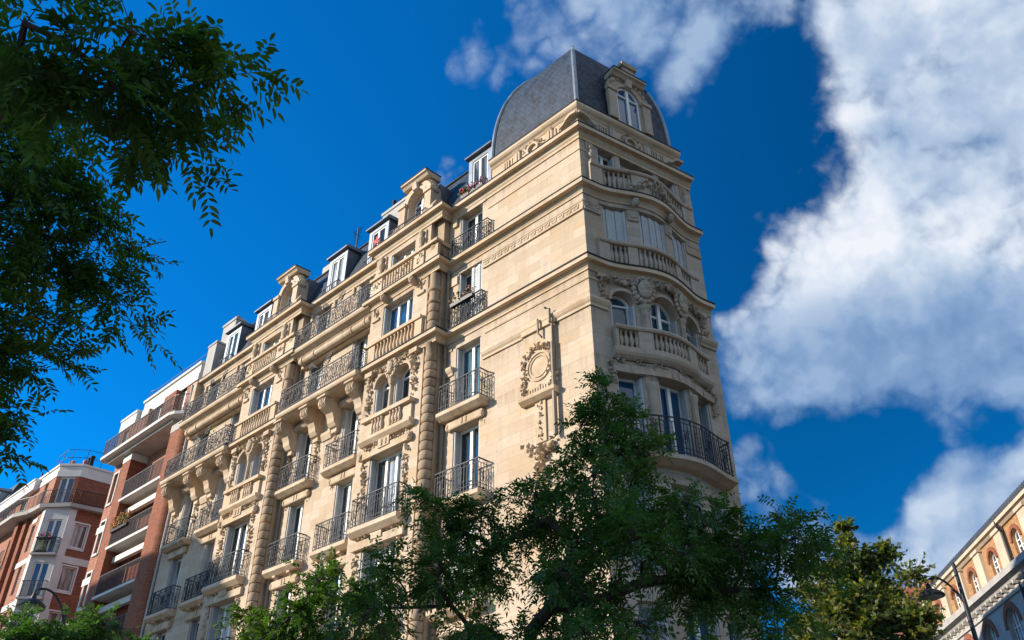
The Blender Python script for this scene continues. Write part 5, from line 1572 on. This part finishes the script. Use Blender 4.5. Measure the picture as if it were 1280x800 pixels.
def mesh_np(name, V, k, mat, parent):
    n = len(V)//k
    me = bpy.data.meshes.new(name)
    me.vertices.add(len(V)); me.vertices.foreach_set('co', V.astype(np.float32).ravel())
    me.loops.add(len(V)); me.loops.foreach_set('vertex_index', np.arange(len(V), dtype=np.int32))
    me.polygons.add(n); me.polygons.foreach_set('loop_start', (np.arange(n)*k).astype(np.int32))
    try: me.polygons.foreach_set('loop_total', np.full(n, k, dtype=np.int32))
    except Exception: pass
    me.materials.append(MAT[mat]); me.update(); me.validate()
    ob = bpy.data.objects.new(name, me); COL.objects.link(ob); ob.parent = parent
    return ob
def tree(label, base, clusters, mat, bark, seed, nleaf=40, L=.24, nl=11, ll=.06, lw=.022, trunk_top=None, r0=.16, broad=None, twig=.45, grp=None, rtip=.006):
    """clusters: (x,y,z,r) in world; skeleton grown from the trunk to every cluster, leaves on twigs"""
    rg = np.random.default_rng(seed); rr = random.Random(seed)
    T = thing('tree', label, 'tree', (base[0], base[1], 0), 0, grp)
    B = np.array([base[0], base[1], 0.0])
    nodes = []; par = []
    tt = np.array(trunk_top)-B
    k = 6
    for i in range(k+1):
        f = i/k; nodes.append(tt*f+np.array([.06*sin(3*f+seed), .06*cos(4*f), 0])*f); par.append(i-1)
    cl = [np.array(c[:3])-B for c in clusters]; rad = [c[3] for c in clusters]
    order = sorted(range(len(cl)), key=lambda i: np.linalg.norm(cl[i]-tt))
    tips = []
    for i in order:
        c = cl[i]
        A = np.array(nodes)
        dist = np.linalg.norm(A-c, axis=1)+.9*np.maximum(0, A[:, 2]-c[2]+.15)
        j = int(np.argmin(dist)) if len(nodes) > k+1 else k
        if j < 3: j = 3
        p = nodes[j]; n = max(2, int(np.linalg.norm(c-p)/.35)); prev = j
        off = rg.normal(0, .1, 3)*np.linalg.norm(c-p)
        for q in range(1, n+1):
            f = q/n
            x = p+(c-p)*f+off*sin(pi*f)+np.array([0, 0, .12*sin(pi*f)])*np.linalg.norm(c-p)
            nodes.append(x); par.append(prev); prev = len(nodes)-1
        tips.append((prev, i))
    w = np.zeros(len(nodes))
    for t, i in tips: w[t] += 1
    for i in range(len(nodes)-1, 0, -1):
        if par[i] >= 0: w[par[i]] += w[i]
    rmax = w[0]**.5
    rad_n = np.maximum(rtip, r0*(np.maximum(w, .3)**.5)/rmax)
    mb = MB()
    kids = {}
    for i, p in enumerate(par):
        if p >= 0: kids.setdefault(p, []).append(i)
    # chains
    def chain(start, first):
        ch = [start, first]
        while kids.get(ch[-1]):
            ks = kids[ch[-1]]; m = max(ks, key=lambda x: w[x])
            for o_ in ks:
                if o_ != m: todo.append((ch[-1], o_))
            ch.append(m)
        return ch
    todo = [(0, 1)]
    while todo:
        a, b = todo.pop()
        ch = chain(a, b)
        rs_ = [min(rad_n[x], rad_n[ch[1]]) for x in ch]
        mb.tube([tuple(nodes[x]) for x in ch], rs_, 8 if rs_[0] > .04 else 5)
    Pl = []; Dl = []
    for t, i in tips:
        c = cl[i]; r = rad[i]
        nt = max(3, int(nleaf*(clusters[i][4] if len(clusters[i]) > 4 else 1)/6))
        for q in range(nt):
            d = rg.normal(0, 1, 3); d[2] = d[2]*.7+.15; d /= np.linalg.norm(d)
            Lt = r*rg.uniform(.6, 1.15)
            st = c-d*Lt*.1
            e_ = c+d*Lt+np.array([0, 0, -.12*Lt])
            m_ = (st+e_)/2+rg.normal(0, .06, 3)*r
            mb.tube([tuple(st), tuple(m_), tuple(e_)], [rtip, rtip*.8, rtip*.5], 3)
            m = 6
            for s_ in range(m):
                f = .25+.75*(s_+rg.uniform(0, .6))/m
                p = st*(1-f)**2+2*m_*f*(1-f)+e_*f*f
                dd = d+rg.normal(0, .75, 3); dd[2] -= .15
                Pl.append(p); Dl.append(dd)
    mb.build('trunk', bark, T, smooth=True)
    P = np.array(Pl); D = np.array(Dl)
    if broad: V, kk = leaf_arrays_broad(P, D, broad, rg)
    else: V, kk = leaf_arrays_compound(P, D, L, nl, ll, lw, rg)
    mesh_np('crown', V, kk, mat, T)
    return T
def fill(ells, n, r, seed, shell=.0):
    rr = random.Random(seed); out = []
    tot = sum(e[3]*e[4]*e[5] for e in ells)
    for e in ells:
        m = max(2, round(n*e[3]*e[4]*e[5]/tot)) if tot else 2
        for i in range(m):
            while True:
                v = [rr.uniform(-1, 1) for _ in range(3)]
                q = math.sqrt(sum(x*x for x in v))
                if shell < q < 1: break
            out.append((e[0]+v[0]*e[3], e[1]+v[1]*e[4], e[2]+v[2]*e[5], r*rr.uniform(.7, 1.25)))
    return out
# centre tree in front of the stone building
E = [(.9, 10.9, 4.85, 1.9, 1.7, 1.35, 1), (1.3, 10.9, 6.7, .5, .55, .85, 1), (1.4, 10.8, 6.25, .95, .8, .6, 1), (-.55, 10.9, 5.2, 1.0, .9, .6, 1), (2.95, 10.5, 4.75, 1.15, 1.0, .75, 1), (-1.1, 10.9, 4.35, 1.0, .9, .55, 1), (1.2, 10.8, 3.6, 2.6, 2.0, .7, 1)]
tree('dark feathery tree standing before the bowed corner of the stone building', (.95, 10.95), fill(E, 84, .46, 5, .3)+[(1.4, 10.9, 7.55, .33), (1.3, 10.9, 7.2, .4), (2.6, 10.6, 5.4, .45), (3.0, 10.5, 5.2, .45), (3.4, 10.4, 5.05, .42), (2.2, 10.7, 5.75, .45), (2.9, 10.5, 4.5, .5), (.6, 10.9, 6.0, .45), (1.9, 10.8, 6.5, .42), (.85, 10.9, 6.5, .42), (1.7, 10.8, 6.95, .36), (2.3, 10.7, 5.1, .5), (1.0, 10.9, 7.0, .34), (-.9, 10.95, 5.5, .42), (-.4, 10.9, 5.75, .4), (-.15, 10.9, 5.25, .45), (.25, 10.9, 5.6, .42), (-.95, 10.95, 5.75, .4), (3.6, 10.4, 5.05, .4), (-1.6, 10.9, 4.9, .36)], 'leafd', 'bark', 11, 68, L=.28, ll=.078, lw=.03, trunk_top=(.9, 10.95, 3.6), r0=.13)
# lighter tree at its left
E = [(-2.75, 12.7, 4.75, 1.15, 1.0, .75, 1), (-2.2, 12.8, 5.45, .5, .5, .4, 1), (-3.3, 12.5, 4.6, .8, .8, .5, 1), (-2.7, 12.7, 3.7, 1.6, 1.3, .7, 1)]
tree('bright green sunlit tree in front of the stone building, left of the dark tree', (-2.7, 12.75), fill(E, 46, .42, 8, .2), 'leafg', 'bark', 12, 60, L=.22, ll=.075, lw=.032, trunk_top=(-2.7, 12.7, 3.0), r0=.09)
# plane tree at right
E = [(7.65, 18.5, 5.5, 1.75, 1.6, 1.5, 1), (7.6, 18.5, 6.9, 1.2, 1.1, 1.0, 1), (7.75, 18.3, 4.2, 2.0, 1.8, .8, 1)]
tree('rounded tree with yellowing top between the stone corner and the brick arcade', (7.7, 18.5), fill(E, 135, .5, 9, .2)+[(7.6, 18.5, 8.1, .3), (8.3, 18.3, 6.3, .5), (7.1, 18.6, 7.2, .45), (7.9, 18.4, 7.35, .45), (6.9, 18.6, 6.6, .5), (8.5, 18.2, 5.6, .5), (7.5, 18.5, 7.7, .4), (8.1, 18.4, 6.9, .45)], 'leafp', 'barkg', 13, 330, trunk_top=(7.7, 18.5, 3.3), r0=.17, broad=.095, rtip=.008)
# tree at the bottom left
E = [(-7.95, 15.1, 4.6, 1.4, 1.2, 1.05, 1), (-6.85, 15.6, 4.5, .75, .75, .7, 1), (-8.1, 15.0, 3.6, 1.7, 1.4, .7, 1)]
tree('low leafy tree around a street lamp beneath the brick blocks', (-7.9, 15.15), fill(E, 84, .42, 10, .2), 'leafd', 'bark', 14, 84, L=.22, ll=.07, lw=.03, trunk_top=(-7.9, 15.15, 2.8), r0=.1, rtip=.007)
# overhanging ash above the camera's left
near = [(x-.24, y, z) for x, y, z in [(-1.42, 3.21, 5.44), (-1.62, 3.05, 5.49), (-1.77, 2.82, 5.33), (-1.73, 3.26, 5.26), (-1.88, 3.02, 5.12), (-2.04, 2.82, 5.19), (-2.22, 2.67, 5.2), (-1.76, 3.66, 5.27), (-1.88, 3.5, 5.2), (-2.19, 3.14, 5.12), (-1.6, 3.25, 5.38), (-2.0, 2.95, 5.3)]]
far = [(x-.30, y, z) for x, y, z in [(-3.55, 4.35, 6.58), (-3.52, 5.11, 6.65), (-3.62, 4.88, 6.0), (-3.38, 5.43, 6.4), (-3.3, 5.67, 6.24), (-3.68, 5.66, 5.89), (-3.3, 6.2, 5.94), (-3.58, 5.95, 5.58), (-3.75, 5.25, 5.42), (-3.74, 6.02, 5.31), (-3.9, 5.52, 4.93), (-3.61, 3.92, 6.88), (-3.52, 4.22, 5.94), (-3.7, 4.6, 6.3), (-3.55, 5.4, 6.0), (-3.8, 5.0, 5.7), (-3.7, 5.6, 6.2), (-3.5, 4.8, 6.9), (-3.9, 4.5, 5.4), (-3.45, 5.2, 6.3), (-3.75, 4.2, 6.3)]]
cl = [(-4.05, 5.73, 4.62, .34), (-4.25, 6.15, 4.5, .3), (-4.15, 5.6, 4.9, .4)]+[(*c, .27, .55) for c in near]+[(*c, .50) for c in far]+fill([(-5.6, 3.6, 6.6, 1.6, 1.8, 1.6, 1), (-3.4, 2.4, 7.4, 1.0, 1.2, .7, 1)], 14, .6, 4)
tree('overhanging ash branches with long leaflets close overhead', (-6.2, 2.6), cl, 'leafc', 'bark', 15, 60, L=.26, nl=13, ll=.078, lw=.027, trunk_top=(-6.3, 2.7, 4.2), r0=.045, rtip=.004)
